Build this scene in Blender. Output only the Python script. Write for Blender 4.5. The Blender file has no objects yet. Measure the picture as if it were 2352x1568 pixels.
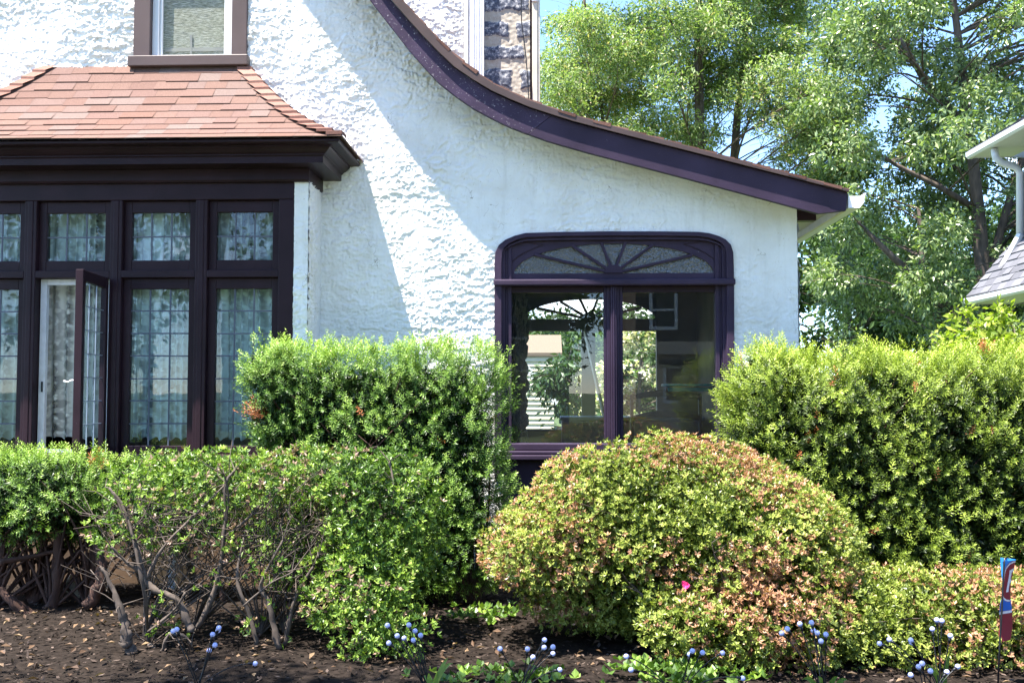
import bpy, math, random
import numpy as np
from mathutils import Vector, Matrix, Euler

R = math.radians
SC = bpy.context.scene
COL = SC.collection

# ---------------------------------------------------------------- camera, sky, sun, exposure
F = 35.0 / 36.0 * 2352.0
CAM_POS = Vector((0.0, 0.0, 1.5))
CAM_ROT = Euler((R(90 + 2.9), 0, R(2.13)), 'XYZ')
cd = bpy.data.cameras.new('camera'); cam = bpy.data.objects.new('camera', cd); COL.objects.link(cam)
cd.lens = 35.0; cd.sensor_width = 36.0; cd.clip_start = 0.05; cd.clip_end = 3000
cam.location = CAM_POS; cam.rotation_euler = CAM_ROT
SC.camera = cam

RAY = Vector((1.386, 1.0, -4.7)).normalized()          # the way the sunlight travels
sd = bpy.data.lights.new('sun', 'SUN'); so = bpy.data.objects.new('sun', sd); COL.objects.link(so)
sd.energy = 5.0; sd.angle = R(0.5); sd.color = (1.0, 0.945, 0.86)
so.rotation_euler = RAY.to_track_quat('-Z', 'Y').to_euler(); so.location = (-10, -10, 30)

W = bpy.data.worlds.new('World'); SC.world = W; W.use_nodes = True
nt = W.node_tree; nt.nodes.clear()
o_ = nt.nodes.new('ShaderNodeOutputWorld'); bg = nt.nodes.new('ShaderNodeBackground')
sky = nt.nodes.new('ShaderNodeTexSky'); sky.sky_type = 'NISHITA'; sky.sun_disc = False
sky.sun_elevation = math.asin(-RAY.z); sky.sun_rotation = math.atan2(-RAY.x, -RAY.y)
sky.air_density = 0.8; sky.dust_density = 0.0; sky.ozone_density = 5.0
tc = nt.nodes.new('ShaderNodeTexCoord'); mp = nt.nodes.new('ShaderNodeMapping')
mp.inputs['Scale'].default_value = (1.0, 1.0, 2.4); mp.inputs['Location'].default_value = (0.3, 1.7, 0.2)
nz = nt.nodes.new('ShaderNodeTexNoise'); nz.inputs['Scale'].default_value = 3.2; nz.inputs['Detail'].default_value = 8
cr = nt.nodes.new('ShaderNodeValToRGB'); cr.color_ramp.elements[0].position = .60; cr.color_ramp.elements[1].position = .72
mx = nt.nodes.new('ShaderNodeMix'); mx.data_type = 'RGBA'
mx.inputs[7].default_value = (9.5, 9.6, 10.0, 1)
for a, b in ((tc.outputs['Generated'], mp.inputs['Vector']), (mp.outputs[0], nz.inputs['Vector']), (nz.outputs['Fac'], cr.inputs[0]),
             (cr.outputs[0], mx.inputs[0]), (sky.outputs[0], mx.inputs[6]), (mx.outputs[2], bg.inputs[0]), (bg.outputs[0], o_.inputs[0])):
    nt.links.new(a, b)
bg.inputs[1].default_value = 0.13
SC.view_settings.view_transform = 'Standard'; SC.view_settings.look = 'None'
SC.view_settings.gamma = 1.0; SC.view_settings.exposure = 2.15; SC.view_settings.use_curve_mapping = False
SC.cycles.max_bounces = 8; SC.cycles.transparent_max_bounces = 16
SC.cycles.use_denoising = True

# ---------------------------------------------------------------- measuring and mesh helpers
_M = CAM_ROT.to_matrix()
def at(px, py, Y):
    """world point at depth Y seen at (px, py) of the 2352 px wide photograph (used to measure the place off the photo)"""
    d = _M @ Vector(((px - 1176) / F, -(py - 784) / F, -1.0))
    return CAM_POS + d * ((Y - CAM_POS.y) / d.y)
def ax(px, Y, py=784): return at(px, py, Y).x
def az(py, Y, px=1261): return at(px, py, Y).z

def wl(o):
    v = Vector((0, 0, 0))
    while o is not None:
        v += o.location; o = o.parent
    return v
def tag(o, label=None, cat=None, group=None, kind=None):
    if label: o['label'] = label
    if cat: o['category'] = cat
    if group: o['group'] = group
    if kind: o['kind'] = kind
    return o
def thing(name, label, cat, loc=(0, 0, 0), group=None):
    o = bpy.data.objects.new(name, None); COL.objects.link(o); o.location = loc
    o.empty_display_size = .1
    return tag(o, label, cat, group)
def link(me, name, mats, parent=None, bevel=0.0):
    o = bpy.data.objects.new(name, me); COL.objects.link(o)
    for m in (mats if isinstance(mats, (list, tuple)) else [mats]): me.materials.append(m)
    if parent is not None:
        o.parent = parent
        v = wl(parent); me.transform(Matrix.Translation(-v))
    if bevel:
        b = o.modifiers.new('bevel', 'BEVEL'); b.width = bevel; b.segments = 2; b.limit_method = 'ANGLE'; b.angle_limit = R(40)
    return o
def nmesh(name, V, Fc, mats, parent=None, tint=None, smooth=False, mi=None):
    """numpy mesh: V (n,3), Fc (m,3|4); tint is a per-vertex float attribute"""
    V = np.ascontiguousarray(V, dtype=np.float32); Fc = np.ascontiguousarray(Fc, dtype=np.int32)
    k = Fc.shape[1]; me = bpy.data.meshes.new(name)
    me.vertices.add(len(V)); me.vertices.foreach_set('co', V.ravel())
    me.loops.add(Fc.size); me.loops.foreach_set('vertex_index', Fc.ravel())
    me.polygons.add(len(Fc)); me.polygons.foreach_set('loop_start', np.arange(0, Fc.size, k, dtype=np.int32))
    try: me.polygons.foreach_set('loop_total', np.full(len(Fc), k, dtype=np.int32))
    except Exception: pass
    if mi is not None: me.polygons.foreach_set('material_index', np.ascontiguousarray(mi, dtype=np.int32))
    me.polygons.foreach_set('use_smooth', np.full(len(Fc), smooth, dtype=bool))
    me.update(calc_edges=True)
    if tint is not None:
        a = me.attributes.new('tint', 'FLOAT', 'POINT'); a.data.foreach_set('value', np.ascontiguousarray(tint, dtype=np.float32))
    return link(me, name, mats, parent)

class MB:
    def __init__(s): s.v = []; s.f = []; s.t = []; s.sm = []
    def add(s, vs, fs, tint=0.5, smooth=False):
        n = len(s.v); s.v += [tuple(v) for v in vs]; s.t += [tint] * len(vs)
        s.f += [tuple(i + n for i in f) for f in fs]; s.sm += [smooth] * len(fs); return s
    def box(s, x0, x1, y0, y1, z0, z1, t=.5):
        v = [(x, y, z) for x in (x0, x1) for y in (y0, y1) for z in (z0, z1)]
        return s.add(v, [(0, 1, 3, 2), (4, 6, 7, 5), (0, 4, 5, 1), (2, 3, 7, 6), (0, 2, 6, 4), (1, 5, 7, 3)], t)
    def bar(s, a, b, w, h, up=(0, 0, 1), t=.5):
        """a rectangular bar from a to b, w across and h along up"""
        a = Vector(a); b = Vector(b); d = (b - a).normalized(); u = Vector(up); u = (u - d * u.dot(d)).normalized(); c = d.cross(u)
        v = [p + c * (i * w / 2) + u * (j * h / 2) for p in (a, b) for i, j in ((-1, -1), (1, -1), (1, 1), (-1, 1))]
        return s.add(v, [(3, 2, 1, 0), (4, 5, 6, 7), (0, 1, 5, 4), (1, 2, 6, 5), (2, 3, 7, 6), (3, 0, 4, 7)], t)
    def tube(s, pts, rad, n=8, t=.5, cap=True, rough=0.0):
        pts = [Vector(p) for p in pts]; m = len(pts)
        if rough and m > 2:                              # resample and knurl it so a stem is not a smooth pipe
            rad = list(rad) if isinstance(rad, (list, tuple)) else [rad] * m; q, r2 = [], []
            for i in range(m - 1):
                p0, p1, p2, p3 = pts[max(i - 1, 0)], pts[i], pts[i + 1], pts[min(i + 2, m - 1)]
                for j in range(6):
                    u_ = j / 6; q.append(.5 * ((2 * p1) + (p2 - p0) * u_ + (2 * p0 - 5 * p1 + 4 * p2 - p3) * u_ * u_ + (3 * p1 - p0 - 3 * p2 + p3) * u_ ** 3)); r2.append(rad[i] + (rad[i + 1] - rad[i]) * u_)
            q.append(pts[-1]); r2.append(rad[-1]); kr = random.Random(int(pts[0].x * 1e4) & 65535)
            pts = [p + Vector((kr.uniform(-1, 1), kr.uniform(-1, 1), 0)) * r * .35 for p, r in zip(q, r2)]; rad = [r * kr.uniform(1 - rough, 1 + rough) for r in r2]; m = len(pts)
        if not isinstance(rad, (list, tuple)): rad = [rad] * m
        vs = []; ref = Vector((.31, .17, .93))
        for i, p in enumerate(pts):
            d = (pts[min(i + 1, m - 1)] - pts[max(i - 1, 0)])
            d = d.normalized() if d.length > 1e-9 else Vector((0, 0, 1))
            if abs(d.dot(ref)) > .95: ref = Vector((1, .2, .1)).normalized()
            u = (ref - d * ref.dot(d)).normalized(); ref = u; w = d.cross(u)
            vs += [p + (u * math.cos(2 * math.pi * k / n) + w * math.sin(2 * math.pi * k / n)) * rad[i] * (1 + rough * math.sin(k * 2.3 + i * .7 + k * k)) for k in range(n)]
        fs = [(i * n + k, i * n + (k + 1) % n, (i + 1) * n + (k + 1) % n, (i + 1) * n + k) for i in range(m - 1) for k in range(n)]
        if cap: fs += [tuple(range(n - 1, -1, -1)), tuple((m - 1) * n + k for k in range(n))]
        return s.add(vs, fs, t, True)
    def ball(s, c, r, n=12, t=.5):
        c = Vector(c); vs = [c + Vector((0, 0, r))]; m = n // 2
        for i in range(1, m):
            a = math.pi * i / m
            vs += [c + Vector((math.sin(a) * math.cos(2 * math.pi * k / n), math.sin(a) * math.sin(2 * math.pi * k / n), math.cos(a))) * r for k in range(n)]
        vs.append(c - Vector((0, 0, r))); L = len(vs) - 1
        fs = [(0, 1 + k, 1 + (k + 1) % n) for k in range(n)]
        for i in range(m - 2):
            fs += [(1 + i * n + k, 1 + (i + 1) * n + k, 1 + (i + 1) * n + (k + 1) % n, 1 + i * n + (k + 1) % n) for k in range(n)]
        b = 1 + (m - 2) * n
        fs += [(b + (k + 1) % n, b + k, L) for k in range(n)]
        return s.add(vs, fs, t, True)
    def strip(s, A, B, y0, y1, t=.5, closed=False):
        """a flat board between the outlines A and B ((x, z) lists of one length), its front at y0 and its back at y1"""
        n = len(A); vs = [(x, y0, z) for x, z in A] + [(x, y0, z) for x, z in B] + [(x, y1, z) for x, z in A] + [(x, y1, z) for x, z in B]
        fs = []
        for i in range(n if closed else n - 1):
            j = (i + 1) % n
            fs += [(i, j, n + j, n + i), (2 * n + i, 3 * n + i, 3 * n + j, 2 * n + j), (i, 2 * n + i, 2 * n + j, j), (n + i, n + j, 3 * n + j, 3 * n + i)]
        if not closed:
            fs += [(0, n, 3 * n, 2 * n), (n - 1, 3 * n - 1, 4 * n - 1, 2 * n - 1)]
        return s.add(vs, fs, t)
    def prism(s, poly, y0, y1, t=.5):
        n = len(poly); vs = [(x, y0, z) for x, z in poly] + [(x, y1, z) for x, z in poly]
        fs = [tuple(range(n)), tuple(range(2 * n - 1, n - 1, -1))] + [(i, n + i, n + (i + 1) % n, (i + 1) % n) for i in range(n)]
        return s.add(vs, fs, t)
    def build(s, name, mats, parent=None, bevel=0.0):
        me = bpy.data.meshes.new(name); me.from_pydata(s.v, [], s.f); me.validate()
        if len(me.polygons) == len(s.sm): me.polygons.foreach_set('use_smooth', s.sm)
        a = me.attributes.new('tint', 'FLOAT', 'POINT'); a.data.foreach_set('value', s.t)
        import bmesh
        bm = bmesh.new(); bm.from_mesh(me); bmesh.ops.recalc_face_normals(bm, faces=bm.faces); bm.to_mesh(me); bm.free()
        return link(me, name, mats, parent, bevel)

# ---- noise on numpy arrays
def perlin(x, y, seed=0):
    rng = np.random.default_rng(seed); a = rng.uniform(0, 2 * np.pi, (256, 256)); gx, gy = np.cos(a), np.sin(a)
    xi = np.floor(x).astype(int); yi = np.floor(y).astype(int); fx = x - xi; fy = y - yi
    u = fx * fx * fx * (fx * (fx * 6 - 15) + 10); v = fy * fy * fy * (fy * (fy * 6 - 15) + 10)
    def g(i, j): return gx[(xi + i) & 255, (yi + j) & 255] * (fx - i) + gy[(xi + i) & 255, (yi + j) & 255] * (fy - j)
    return ((g(0, 0) * (1 - u) + g(1, 0) * u) * (1 - v) + (g(0, 1) * (1 - u) + g(1, 1) * u) * v) * 1.5
def sstep(a, b, x):
    t = np.clip((x - a) / (b - a), 0, 1); return t * t * (3 - 2 * t)
def n3(P, freq, seed, octs=5):
    rng = np.random.default_rng(seed); s = 0
    for i in range(octs):
        k = rng.normal(size=3); k /= np.linalg.norm(k); k *= freq * rng.uniform(.6, 1.7)
        s = s + np.sin(P @ k + rng.uniform(0, 6.28))
    return s / octs
def unit(a): return a / np.maximum(np.linalg.norm(a, axis=-1, keepdims=True), 1e-9)

# ---------------------------------------------------------------- materials
def newmat(name):
    m = bpy.data.materials.new(name); m.use_nodes = True
    return m, m.node_tree, m.node_tree.nodes['Principled BSDF'], m.node_tree.nodes['Material Output']
def N(nt, typ, **kw):
    n = nt.nodes.new(typ)
    for k, v in kw.items():
        if k.startswith('_'): setattr(n, k[1:], v)
        else: n.inputs[k.replace('__', ' ')].default_value = v
    return n
def ramp(nt, stops, src):
    r = nt.nodes.new('ShaderNodeValToRGB'); e = r.color_ramp.elements
    while len(e) < len(stops): e.new(.5)
    for q, (p, c) in zip(e, stops): q.position = p; q.color = (*c, 1)
    nt.links.new(src, r.inputs[0]); return r
def objvec(nt, scale=(1, 1, 1)):
    t = nt.nodes.new('ShaderNodeTexCoord'); m = nt.nodes.new('ShaderNodeMapping'); m.inputs['Scale'].default_value = scale
    nt.links.new(t.outputs['Object'], m.inputs[0]); return m.outputs[0]
def simple(name, c, rough=.6, var=.15, vscale=6, bump=.0, bscale=60, spec=.4, metal=0, stretch=(1, 1, 1), coat=0):
    m, nt, p, o = newmat(name)
    v = objvec(nt, stretch)
    n = N(nt, 'ShaderNodeTexNoise', Scale=vscale, Detail=5.0); nt.links.new(v, n.inputs[0])
    r = ramp(nt, [(.3, tuple(x * (1 - var) for x in c)), (.7, tuple(min(1, x * (1 + var)) for x in c))], n.outputs['Fac'])
    nt.links.new(r.outputs[0], p.inputs['Base Color'])
    p.inputs['Roughness'].default_value = rough; p.inputs['Specular IOR Level'].default_value = spec; p.inputs['Metallic'].default_value = metal
    if bump:
        b2 = N(nt, 'ShaderNodeTexNoise', Scale=bscale, Detail=4.0); nt.links.new(v, b2.inputs[0])
        b = N(nt, 'ShaderNodeBump', Strength=bump, Distance=.004); nt.links.new(b2.outputs['Fac'], b.inputs['Height']); nt.links.new(b.outputs[0], p.inputs['Normal'])
    return m
def leafmat(name, stops, rough=.45, transl=.35, spec=.35, tboost=1.5):
    m, nt, p, o = newmat(name)
    a = N(nt, 'ShaderNodeAttribute', _attribute_name='tint')
    r = ramp(nt, stops, a.outputs['Fac'])
    nt.links.new(r.outputs[0], p.inputs['Base Color']); p.inputs['Roughness'].default_value = rough; p.inputs['Specular IOR Level'].default_value = spec
    t = nt.nodes.new('ShaderNodeBsdfTranslucent')
    mu = nt.nodes.new('ShaderNodeMix'); mu.data_type = 'RGBA'; mu.blend_type = 'MULTIPLY'; mu.inputs[0].default_value = 1
    mu.inputs[7].default_value = (tboost * .95, tboost * 1.1, tboost * .4, 1); mu.clamp_result = True
    nt.links.new(r.outputs[0], mu.inputs[6]); nt.links.new(mu.outputs[2], t.inputs[0])
    x = nt.nodes.new('ShaderNodeMixShader'); x.inputs[0].default_value = transl
    nt.links.new(p.outputs[0], x.inputs[1]); nt.links.new(t.outputs[0], x.inputs[2]); nt.links.new(x.outputs[0], o.inputs[0])
    return m
def glassmat(name, tint=(.9, .95, .93), refl=1.0, bump=0, bscale=40, rough=0.0, dirt=.02):
    m, nt, p, o = newmat(name); nt.nodes.remove(p)
    tr = nt.nodes.new('ShaderNodeBsdfTransparent'); tr.inputs[0].default_value = (*tint, 1)
    if bscale > 45 or bump >= .8:
        vm = objvec(nt); nm_ = N(nt, 'ShaderNodeTexNoise', Scale=75.0, Detail=3.0); nt.links.new(vm, nm_.inputs[0])
        rm = ramp(nt, [(.38, tuple(x * .35 for x in tint)), (.62, tuple(min(1, x * 1.3) for x in tint))], nm_.outputs['Fac']); nt.links.new(rm.outputs[0], tr.inputs[0])
    gl = nt.nodes.new('ShaderNodeBsdfGlossy'); gl.inputs['Roughness'].default_value = rough
    fr = N(nt, 'ShaderNodeFresnel', IOR=1.5); mm = N(nt, 'ShaderNodeMath', _operation='MULTIPLY'); mm.inputs[1].default_value = refl
    nt.links.new(fr.outputs[0], mm.inputs[0])
    x = nt.nodes.new('ShaderNodeMixShader')
    nt.links.new(mm.outputs[0], x.inputs[0]); nt.links.new(tr.outputs[0], x.inputs[1]); nt.links.new(gl.outputs[0], x.inputs[2])
    df = nt.nodes.new('ShaderNodeBsdfDiffuse'); df.inputs[0].default_value = (.7, .72, .7, 1)
    x2 = nt.nodes.new('ShaderNodeMixShader'); x2.inputs[0].default_value = dirt
    nt.links.new(x.outputs[0], x2.inputs[1]); nt.links.new(df.outputs[0], x2.inputs[2]); nt.links.new(x2.outputs[0], o.inputs[0])
    if bump:
        v = objvec(nt); n = N(nt, 'ShaderNodeTexNoise', Scale=bscale, Detail=2.0); nt.links.new(v, n.inputs[0])
        b = N(nt, 'ShaderNodeBump', Strength=bump, Distance=.01); nt.links.new(n.outputs['Fac'], b.inputs['Height'])
        nt.links.new(b.outputs[0], gl.inputs['Normal']); nt.links.new(b.outputs[0], fr.inputs['Normal'])
    return m

def stucco_mat():
    m, nt, p, o = newmat('white_stucco')
    v = objvec(nt)
    a = N(nt, 'ShaderNodeAttribute', _attribute_name='tint')
    n = N(nt, 'ShaderNodeTexNoise', Scale=2.2, Detail=6.0, Roughness=.65); nt.links.new(v, n.inputs[0])
    r = ramp(nt, [(.3, (.70, .68, .63)), (.55, (.80, .80, .78)), (.8, (.84, .84, .83))], n.outputs['Fac'])
    # bare cement and yellowed paint showing along the broken edges of the trowel work
    n2 = N(nt, 'ShaderNodeTexNoise', Scale=9.0, Detail=6.0, Roughness=.7); nt.links.new(v, n2.inputs[0])
    ml = N(nt, 'ShaderNodeMath', _operation='MULTIPLY'); nt.links.new(a.outputs['Fac'], ml.inputs[0]); nt.links.new(n2.outputs['Fac'], ml.inputs[1])
    rr = ramp(nt, [(.34, (0, 0, 0)), (.60, (.75, .75, .75))], ml.outputs[0])
    vs_ = objvec(nt, (5.0, 5.0, .55)); ns_ = N(nt, 'ShaderNodeTexNoise', Scale=2.4, Detail=6.0, Roughness=.7); nt.links.new(vs_, ns_.inputs[0])
    rs_ = ramp(nt, [(.52, (0, 0, 0)), (.75, (.32, .32, .32))], ns_.outputs['Fac'])
    md_ = nt.nodes.new('ShaderNodeMix'); md_.data_type = 'RGBA'; md_.inputs[7].default_value = (.46, .43, .36, 1)
    nt.links.new(rs_.outputs[0], md_.inputs[0]); nt.links.new(r.outputs[0], md_.inputs[6])
    mx = nt.nodes.new('ShaderNodeMix'); mx.data_type = 'RGBA'; mx.inputs[7].default_value = (.50, .44, .30, 1)
    nt.links.new(rr.outputs[0], mx.inputs[0]); nt.links.new(md_.outputs[2], mx.inputs[6])
    # hairline cracks
    vv = objvec(nt, (1.6, 1, .9)); nd = N(nt, 'ShaderNodeTexNoise', Scale=7.0, Detail=3.0); nt.links.new(vv, nd.inputs[0])
    va = N(nt, 'ShaderNodeVectorMath', _operation='MULTIPLY_ADD'); va.inputs[1].default_value = (.3, .3, .3)
    nt.links.new(nd.outputs['Color'], va.inputs[0]); nt.links.new(vv, va.inputs[2])
    vo = N(nt, 'ShaderNodeTexVoronoi', Scale=4.5, _feature='DISTANCE_TO_EDGE'); nt.links.new(va.outputs[0], vo.inputs['Vector'])
    n4 = N(nt, 'ShaderNodeTexNoise', Scale=3.7, Detail=2.0); nt.links.new(vv, n4.inputs[0])
    l1 = N(nt, 'ShaderNodeMath', _operation='LESS_THAN'); l1.inputs[1].default_value = .006; nt.links.new(vo.outputs['Distance'], l1.inputs[0])
    l2 = N(nt, 'ShaderNodeMath', _operation='GREATER_THAN'); l2.inputs[1].default_value = .6; nt.links.new(n4.outputs['Fac'], l2.inputs[0])
    l3 = N(nt, 'ShaderNodeMath', _operation='MULTIPLY'); nt.links.new(l1.outputs[0], l3.inputs[0]); nt.links.new(l2.outputs[0], l3.inputs[1])
    l4 = N(nt, 'ShaderNodeMath', _operation='MULTIPLY'); l4.inputs[1].default_value = .7; nt.links.new(l3.outputs[0], l4.inputs[0])
    mx2 = nt.nodes.new('ShaderNodeMix'); mx2.data_type = 'RGBA'; mx2.inputs[7].default_value = (.22, .18, .12, 1)
    nt.links.new(l4.outputs[0], mx2.inputs[0]); nt.links.new(mx.outputs[2], mx2.inputs[6]); nt.links.new(mx2.outputs[2], p.inputs['Base Color'])
    p.inputs['Roughness'].default_value = .85; p.inputs['Specular IOR Level'].default_value = .2
    nb = N(nt, 'ShaderNodeTexNoise', Scale=90.0, Detail=5.0); nt.links.new(v, nb.inputs[0])
    b = N(nt, 'ShaderNodeBump', Strength=.35, Distance=.003); nt.links.new(nb.outputs['Fac'], b.inputs['Height']); nt.links.new(b.outputs[0], p.inputs['Normal'])
    return m
def shingle_mat(name, stops, grain=.35):
    m, nt, p, o = newmat(name); v = objvec(nt)
    a = N(nt, 'ShaderNodeAttribute', _attribute_name='tint'); r = ramp(nt, stops, a.outputs['Fac'])
    n = N(nt, 'ShaderNodeTexNoise', Scale=260.0, Detail=2.0); nt.links.new(v, n.inputs[0])
    g = ramp(nt, [(.35, (1 - grain,) * 3), (.65, (1 + grain * .6,) * 3)], n.outputs['Fac'])
    mu = nt.nodes.new('ShaderNodeMix'); mu.data_type = 'RGBA'; mu.blend_type = 'MULTIPLY'; mu.inputs[0].default_value = 1
    nt.links.new(r.outputs[0], mu.inputs[6]); nt.links.new(g.outputs[0], mu.inputs[7]); nt.links.new(mu.outputs[2], p.inputs['Base Color'])
    p.inputs['Roughness'].default_value = .95; p.inputs['Specular IOR Level'].default_value = .15
    b = N(nt, 'ShaderNodeBump', Strength=.5, Distance=.002); nt.links.new(n.outputs['Fac'], b.inputs['Height']); nt.links.new(b.outputs[0], p.inputs['Normal'])
    return m
def trim_mat(name, c, specks=0.0, rough=.42):
    m, nt, p, o = newmat(name); v = objvec(nt)
    n = N(nt, 'ShaderNodeTexNoise', Scale=3.0, Detail=6.0); nt.links.new(v, n.inputs[0])
    r = ramp(nt, [(.3, tuple(x * .75 for x in c)), (.7, tuple(x * 1.25 for x in c))], n.outputs['Fac'])
    last = r.outputs[0]
    if specks:
        n2 = N(nt, 'ShaderNodeTexNoise', Scale=55.0, Detail=6.0, Roughness=.75); nt.links.new(v, n2.inputs[0])
        g = ramp(nt, [(.66 - specks * .05, (0, 0, 0)), (.70 - specks * .05, (.7, .7, .7))], n2.outputs['Fac'])
        mx = nt.nodes.new('ShaderNodeMix'); mx.data_type = 'RGBA'; mx.inputs[7].default_value = (.5, .46, .48, 1)
        nt.links.new(g.outputs[0], mx.inputs[0]); nt.links.new(last, mx.inputs[6]); last = mx.outputs[2]
    nt.links.new(last, p.inputs['Base Color']); p.inputs['Roughness'].default_value = rough; p.inputs['Specular IOR Level'].default_value = .16
    nb = N(nt, 'ShaderNodeTexNoise', Scale=38.0, Detail=6.0, Roughness=.6); nt.links.new(v, nb.inputs[0])
    b = N(nt, 'ShaderNodeBump', Strength=.35, Distance=.004); nt.links.new(nb.outputs['Fac'], b.inputs['Height']); nt.links.new(b.outputs[0], p.inputs['Normal'])
    return m
def lace_mat():
    m, nt, p, o = newmat('lace'); v = objvec(nt, (1, 0, 1))
    n = N(nt, 'ShaderNodeTexNoise', Scale=16.0, Detail=1.0); nt.links.new(v, n.inputs[0])
    vo = N(nt, 'ShaderNodeTexVoronoi', Scale=24.0); nt.links.new(v, vo.inputs['Vector'])
    r = ramp(nt, [(.25, (.92,) * 3), (.42, (.40,) * 3), (.9, (.40,) * 3)], vo.outputs['Distance'])
    r2 = ramp(nt, [(.46, (.30,) * 3), (.54, (1, 1, 1))], n.outputs['Fac'])
    mu = N(nt, 'ShaderNodeMath', _operation='MULTIPLY'); nt.links.new(r.outputs[0], mu.inputs[0]); nt.links.new(r2.outputs[0], mu.inputs[1])
    at_ = N(nt, 'ShaderNodeAttribute', _attribute_name='tint')
    ad = N(nt, 'ShaderNodeMath', _operation='ADD', _use_clamp=True); nt.links.new(at_.outputs['Fac'], ad.inputs[1]); nt.links.new(mu.outputs[0], ad.inputs[0])
    p.inputs['Base Color'].default_value = (.84, .86, .80, 1); p.inputs['Roughness'].default_value = .9
    t = nt.nodes.new('ShaderNodeBsdfTranslucent'); t.inputs[0].default_value = (.8, .82, .76, 1)
    x = nt.nodes.new('ShaderNodeMixShader'); x.inputs[0].default_value = .15; nt.links.new(p.outputs[0], x.inputs[1]); nt.links.new(t.outputs[0], x.inputs[2])
    tr = nt.nodes.new('ShaderNodeBsdfTransparent'); y = nt.nodes.new('ShaderNodeMixShader')
    nt.links.new(ad.outputs[0], y.inputs[0]); nt.links.new(tr.outputs[0], y.inputs[1]); nt.links.new(x.outputs[0], y.inputs[2]); nt.links.new(y.outputs[0], o.inputs[0])
    return m
def stone_mat(name, c1, c2, mortar, scale=(3.2, 3.2, 5.0), speck=.3):
    m, nt, p, o = newmat(name); v = objvec(nt)
    b = N(nt, 'ShaderNodeTexBrick', Scale=1.0); b.offset = .45; b.inputs['Mortar Size'].default_value = .045; b.inputs['Brick Width'].default_value = .42; b.inputs['Row Height'].default_value = .2
    b.inputs['Mortar Smooth'].default_value = .3; b.inputs['Color1'].default_value = (*c1, 1); b.inputs['Color2'].default_value = (*c2, 1); b.inputs['Mortar'].default_value = (*mortar, 1)
    nd = N(nt, 'ShaderNodeTexNoise', Scale=5.0, Detail=4.0); nt.links.new(v, nd.inputs[0])
    va = N(nt, 'ShaderNodeVectorMath', _operation='MULTIPLY_ADD'); va.inputs[1].default_value = (.08, .08, .08); nt.links.new(nd.outputs['Color'], va.inputs[0]); nt.links.new(v, va.inputs[2])
    sx = nt.nodes.new('ShaderNodeSeparateXYZ'); nt.links.new(va.outputs[0], sx.inputs[0]); ad = N(nt, 'ShaderNodeMath', _operation='ADD'); nt.links.new(sx.outputs[0], ad.inputs[0]); nt.links.new(sx.outputs[1], ad.inputs[1])
    cx = nt.nodes.new('ShaderNodeCombineXYZ'); nt.links.new(ad.outputs[0], cx.inputs[0]); nt.links.new(sx.outputs[2], cx.inputs[1]); nt.links.new(cx.outputs[0], b.inputs['Vector'])
    n2 = N(nt, 'ShaderNodeTexNoise', Scale=26.0, Detail=6.0, Roughness=.7); nt.links.new(v, n2.inputs[0])
    g = ramp(nt, [(.5, (0, 0, 0)), (.66, (speck,) * 3)], n2.outputs['Fac'])
    mx = nt.nodes.new('ShaderNodeMix'); mx.data_type = 'RGBA'; mx.inputs[7].default_value = (.6, .58, .55, 1)
    nt.links.new(g.outputs[0], mx.inputs[0]); nt.links.new(b.outputs['Color'], mx.inputs[6]); nt.links.new(mx.outputs[2], p.inputs['Base Color'])
    p.inputs['Roughness'].default_value = .9
    bb = N(nt, 'ShaderNodeBump', Strength=.6, Distance=.02, _invert=True); nt.links.new(b.outputs['Fac'], bb.inputs['Height']); nt.links.new(bb.outputs[0], p.inputs['Normal'])
    return m

M = {}
M['stucco'] = stucco_mat()
M['trim'] = trim_mat('dark_brown_paint', (.022, .011, .016), specks=-.7)
M['barge'] = trim_mat('aubergine_paint', (.036, .024, .045), specks=-.6, rough=.5)
M['barge_worn'] = trim_mat('worn_aubergine_paint', (.042, .028, .054), specks=1.0, rough=.5)
M['drip'] = simple('brown_metal', (.062, .038, .034), .45, .2, 4)
M['taupe'] = simple('taupe_metal', (.088, .060, .056), .45, .12, 3)
M['white'] = simple('white_paint', (.72, .72, .72), .4, .06, 3)
M['whitevinyl'] = simple('white_vinyl', (.70, .71, .72), .35, .04, 3)
M['cream'] = simple('cream_paint', (.60, .54, .43), .5, .12, 5)
M['oldwhite'] = simple('old_white_paint', (.62, .63, .66), .6, .12, 14, .3, 50)
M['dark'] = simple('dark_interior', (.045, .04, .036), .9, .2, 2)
M['plaster'] = simple('porch_plaster', (.24, .20, .15), .9, .2, 2)
M['lead'] = simple('lead_came', (.085, .095, .13), .5, .1, 10)
M['pane'] = glassmat('window_glass', (.78, .92, .97), 1.6, .03, 4, 0, .01)
M['bigpane'] = glassmat('plate_glass', (.90, .93, .91), 2.2, .004, 3, 0, .012)
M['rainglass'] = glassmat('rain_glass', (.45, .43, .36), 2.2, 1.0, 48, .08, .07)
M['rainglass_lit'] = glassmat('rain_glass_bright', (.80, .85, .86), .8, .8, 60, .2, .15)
M['lace'] = lace_mat()
M['shingle_red'] = shingle_mat('red_shingles', [(0, (.140, .084, .070)), (.35, (.160, .099, .081)), (.6, (.150, .092, .079)), (.85, (.160, .117, .105)), (1, (.150, .084, .066))])
M['shingle_old'] = shingle_mat('aged_shingles', [(0, (.10, .05, .04)), (.6, (.16, .085, .068)), (1, (.22, .12, .095))])
M['hip'] = shingle_mat('hip_shingles', [(0, (.17, .085, .068)), (1, (.27, .15, .12))])
M['shingle_brown'] = shingle_mat('brown_shingles', [(0, (.09, .06, .045)), (1, (.17, .115, .085))])
M['shingle_grey'] = shingle_mat('grey_shingles', [(0, (.10, .10, .115)), (1, (.17, .17, .19))], .2)
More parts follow.
